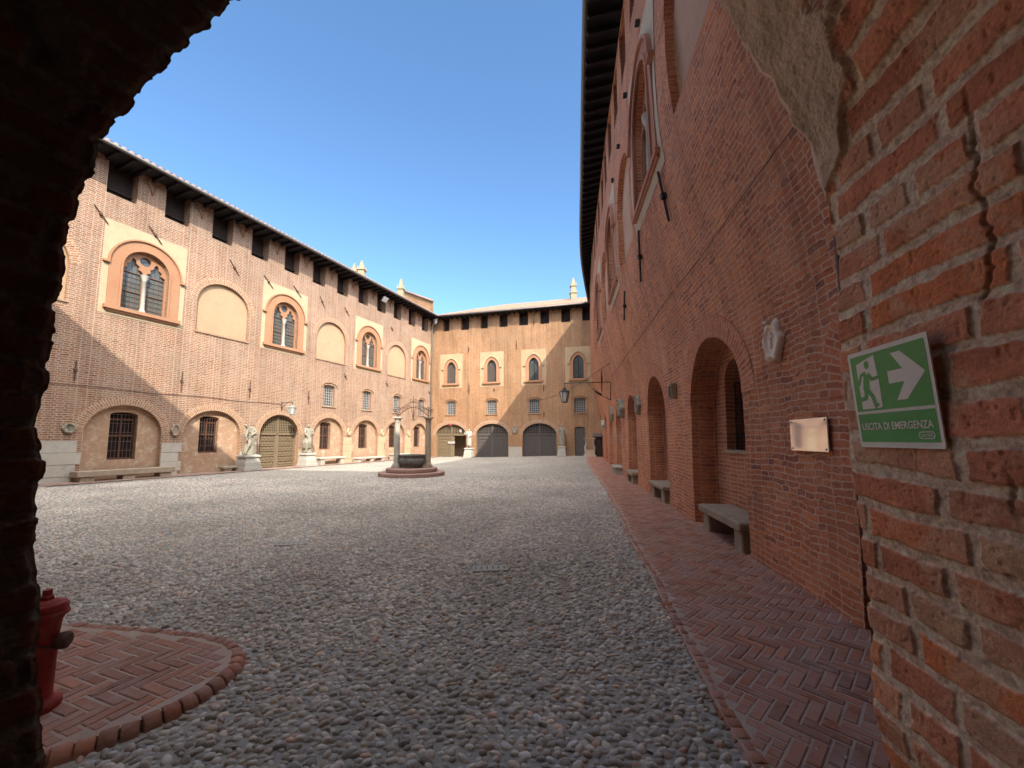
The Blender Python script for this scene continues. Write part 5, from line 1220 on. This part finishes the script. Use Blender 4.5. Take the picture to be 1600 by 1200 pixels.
s = MB(); s.box((0, 0, .8), (.9, .55, 1.6)); s.box((.455, 0, .75), (.02, .4, 1.35)); s.build('cabin', M['darkwood'], t, local=True); s = MB(); s.box((0.05, 0, 1.72), (1.15, .8, .07), ax=(Vector((.97, 0, -.22)), Vector((0, 1, 0)), Vector((.22, 0, .97)))); s.build('roof', M['gate_dark'], t, local=True)

# glossy information panel
def wall_thing(W, u0, u1, v0, v1): um, vm = (u0 + u1) / 2, (v0 + v1) / 2; p = W(um, vm, 0); return p, heading(W, um)
p, rz = wall_thing(RW, 3.60, 4.22, 1.48, 1.81)
def glossy():
    s = NT('acrylic_panel'); v = s.obj(); c = s.mix(s.noise(v, 6, 3), (.80, .72, .66), (.85, .78, .72)); s.done(c, .06, None, .0, .9); s.b.inputs['Coat Weight'].default_value = 1; s.b.inputs['Metallic'].default_value = .4; return s.m
t = empty('information_panel', p, rz, 'glossy acrylic information panel reflecting the sunlit arches, fixed low on the near right wall', 'panel')
s = MB(); s.box((.04, 0, 0), (.012, .60, .33), bev=.003); s.build('panel', glossy(), t, local=True)
for sy in (-1, 1):
    for sz in (-1, 1): s = MB(); s.lathe((0, 0, 0), [(.011, 0), (.011, .05), (.006, .052)], 8); s.v = [(q[2], q[0] + sy * .27, q[1] + sz * .14) for q in s.v]; s.build('standoff', M['zinc'], t, local=True)
# chalk mark on the bricks
s = MB()
for k in range(4):
    s.box((.012, -.05 + k * .035, random.uniform(-.008, .008)), (.002, .006, .04), ax=(Vector((1, 0, 0)), Vector((0, .9, .4 * (-1) ** k)).normalized(), Vector((0, -.4 * (-1) ** k, .9)).normalized()))
p, rz = wall_thing(RW, 3.6, 3.8, 2.12, 2.2); o = s.build('chalk_marks', M['marble'], None, 'small white chalk scribble on the bricks above the glossy panel', 'chalk marks'); o.location = p; o.rotation_euler.z = rz

# emergency exit sign on the right jamb
def X_pier(y, z): return float(np.interp(z, [0, .3, .84, 1.35, 2.3], [1.41, 1.40, 1.385, 1.31, 1.25])) - .17 * (1.5 - y)
ya, yb_ = 1.395, 1.085
U_ = Vector((-.17, -1, 0)).normalized(); V_ = Vector((-.078, 0, 1)).normalized(); N_ = U_.cross(V_).normalized()   # N_ points into the passage
if N_.x > 0: N_ = -N_
sgn = empty('exit_sign', (X_pier(1.229, 1.74) - .018, 1.229, 1.74), 0, 'green and white emergency exit sign with running figure and arrow on the near brick jamb', 'sign')
SW, SH = .325, .335
def sp(u, v, d=0): q = U_ * ((u - .5) * SW) + V_ * ((v - .5) * SH) + N_ * d; return q
def spoly(s, pts, d): s.face([sp(u, v, d) for u, v in (pts if not getattr(s, 'flip', True) else pts)])
def paint(name, c, rough=.38):
    s = NT(name); v = s.obj(); cc = s.mix(s.noise(v, 9, 4), tuple(x * .85 for x in c), tuple(min(1, x * 1.12) for x in c)); cc = s.mix(s.math('MULTIPLY', s.ramp(s.noise(v, 60, 4, .7), [(.55, 0.0), (.7, 1.0)]), .18), cc, (.35, .33, .28)); return s.done(cc, rough, s.bump(s.noise(v, 15, 2), .05, .004))
M['sign_white'] = paint('sign_white', (.85, .80, .66)); M['sign_green'] = paint('sign_green', (.06, .37, .08))
def rrect(u0, u1, v0, v1, r=.02, n=5):
    o = []
    for cx, cy, a0 in ((u1 - r, v0 + r, -90), (u1 - r, v1 - r, 0), (u0 + r, v1 - r, 90), (u0 + r, v0 + r, 180)):
        for k in range(n): a = R(a0 + 90 * k / (n - 1)); o.append((cx + r * math.cos(a), cy + r * math.sin(a)))
    return o
s = MB(); q = rrect(0, 1, 0, 1); n = len(q); s.mesh([sp(*a, 0) for a in q] + [sp(*a, .004) for a in q], [tuple(range(n)), tuple(range(2 * n - 1, n - 1, -1))] + [(k, n + k, n + (k + 1) % n, (k + 1) % n) for k in range(n)])
s.build('sign_plate', M['sign_white'], sgn, local=True)
s = MB(); spoly(s, rrect(.035, .965, .375, .955, .008), .0046); spoly(s, rrect(.035, .965, .055, .345, .008), .0046); s.build('green_field', M['sign_green'], sgn, local=True)
# white doorway, arrow
s = MB(); spoly(s, [(.115, .87), (.375, .93), (.39, .74), (.40, .69), (.395, .45), (.40, .425), (.385, .40), (.34, .395), (.30, .41), (.30, .395), (.12, .395)], .0052)
spoly(s, [(.52, .735), (.70, .735), (.585, .90), (.70, .90), (.935, .675), (.70, .45), (.585, .45), (.70, .615), (.52, .615)], .0052); s.build('pictogram', M['sign_white'], sgn, local=True)
s = MB(); spoly(s, [(.262 + .033 * math.cos(a), .845 + .042 * math.sin(a)) for a in np.linspace(0, 6.283, 17)[:-1]], .0058)
def limb(pts, w0):
    for (a, b) in zip(pts[:-1], pts[1:]):
        dx, dy = b[0] - a[0], b[1] - a[1]; l = math.hypot(dx, dy); nx, ny = -dy / l * w0, dx / l * w0
        spoly(s, [(a[0] - nx, a[1] - ny), (b[0] - nx, b[1] - ny), (b[0] + nx, b[1] + ny), (a[0] + nx, a[1] + ny)], .0058 + random.uniform(0, .0002))
        spoly(s, [(b[0] + w0 * math.cos(t), b[1] + w0 * math.sin(t)) for t in np.linspace(0, 6.283, 9)[:-1]], .0059 + random.uniform(0, .0002))
limb([(.25, .75), (.235, .70), (.215, .60)], .042); limb([(.235, .765), (.165, .75), (.125, .66)], .017); limb([(.27, .755), (.31, .69), (.385, .70)], .017)
limb([(.235, .59), (.29, .51), (.315, .425)], .024); limb([(.205, .60), (.195, .51), (.175, .505), (.09, .495)], .022); limb([(.315, .425), (.35, .43)], .012); s.build('running_figure', M['sign_green'], sgn, local=True)
def text_mesh(txt, name, w_target, h_target, cu, cv, d, m, parent, bold=0.0):
    fc = bpy.data.curves.new(name, 'FONT'); fc.body = txt; fc.align_x = 'CENTER'; fc.align_y = 'CENTER'; fc.offset = bold; fc.size = 1; fc.resolution_u = 3
    fo = bpy.data.objects.new(name, fc); col.objects.link(fo); dg = bpy.context.evaluated_depsgraph_get(); dg.update(); me = bpy.data.meshes.new_from_object(fo.evaluated_get(dg), depsgraph=dg)
    bpy.data.objects.remove(fo); xs = [v.co.x for v in me.vertices]; ys_ = [v.co.y for v in me.vertices]; x0, x1, y0, y1 = min(xs), max(xs), min(ys_), max(ys_)
    for v in me.vertices: a = cu + ((v.co.x - x0) / (x1 - x0) - .5) * w_target; b = cv + ((v.co.y - y0) / (y1 - y0) - .5) * h_target; v.co = sp(a, b, d)
    me.materials.clear(); me.materials.append(m); o = bpy.data.objects.new(name, me); col.objects.link(o); o.parent = parent; return o
text_mesh('USCITA DI EMERGENZA', 'lettering', .85, .072, .5, .215, .0054, M['sign_white'], sgn, .018)
s = MB(); o_ = rrect(.76, .925, .085, .15, .028); i_ = rrect(.768, .917, .093, .142, .022); n = len(o_)
s.mesh([sp(*a, .0054) for a in o_] + [sp(*a, .0054) for a in i_], [(k, (k + 1) % n, n + (k + 1) % n, n + k) for k in range(n)]); s.build('maker_mark', M['sign_white'], sgn, local=True)
text_mesh('SAYER', 'lettering', .125, .03, .8425, .1175, .0056, M['sign_white'], sgn, .01)

# fire hydrant behind the left jamb
def chipped_paint():
    s = NT('chipped_red_paint'); v = s.obj(); c = s.mix(s.noise(v, 7, 5, .7), (.22, .018, .016), (.36, .035, .028))
    c = s.mix(s.ramp(s.noise(v, 26, 6, .75), [(.60, 0.0), (.66, 1.0)]), c, (.10, .05, .035)); c = s.mix(s.math('MULTIPLY', s.ramp(s.noise(v, 5, 6, .7), [(.5, 0.0), (.7, 1.0)]), .4), c, (.3, .2, .15))
    return s.done(c, .6, s.bump(s.noise(v, 40, 5, .7), .35, .004))
M['hydrant_red'] = chipped_paint()
t = empty('fire_hydrant', (-2.715, 2.33, .055), R(20), 'short red fire hydrant half hidden by the dark left jamb', 'fire hydrant')
s = MB(); s.lathe((0, 0, 0), [(.10, 0), (.105, .03), (.10, .055), (.072, .065), (.062, .09), (.064, .3), (.068, .45), (.074, .52), (.094, .57), (.097, .62), (.088, .635)], 24); s.build('body', M['hydrant_red'], t, local=True)
s = MB(); s.lathe((0, 0, .63), [(.07, 0), (.06, .02), (.03, .03)], 20); s.lathe((0, 0, .64), [(.033, 0), (.033, .04), (.024, .045), (.024, .08)], 6, smooth=False); s.build('cap', M['hydrant_red'], t, local=True)
s = MB()
for k in range(0): a = k * math.pi / 4; s.lathe((.084 * math.cos(a), .084 * math.sin(a), .055), [(.009, 0), (.009, .018)], 6, smooth=False)
for sy, m in ((1, M['hydrant_red']), (-1, M['rust'])):
    s = MB(); s.lathe((0, 0, 0), [(.036, .05), (.036, .075), (.05, .08), (.05, .115), (.035, .125)], 14); s.v = [(q[2] if sy < 0 else -q[2], q[0], q[1] + .40) for q in s.v]; s.build('outlet', m, t, local=True)
t.scale = (.95, .95, .93)
s = MB(); s.tube([(.07, -.06, .50 - .07 * math.sin(math.pi * k / 10) - .012 * k) for k in range(11)] if False else [(.075 * math.cos(a), .075 * math.sin(a), .47 - .10 * math.sin((a + 2.2) / 2.2 * math.pi / 1.0 * .5)) for a in np.linspace(-2.2, 0.0, 14)], .006, 5); s.build('chain', M['rust'], t, local=True)
s = MB(); s.lathe((0, 0, .56), [(.099, 0), (.103, .006), (.103, .02), (.099, .026)], 24); s.build('flange', M['hydrant_red'], t, local=True)
# rusty conduit standing in the dark corner between jamb and wing
s = MB(); s.tube([(2.62, 2.9, 0), (2.6, 2.9, 1.5), (2.56, 2.9, 3.2)], .022, 6); s.build('conduit', M['rust'], label='thin rusty pipe standing in the dark corner behind the brick jamb', cat='pipe')
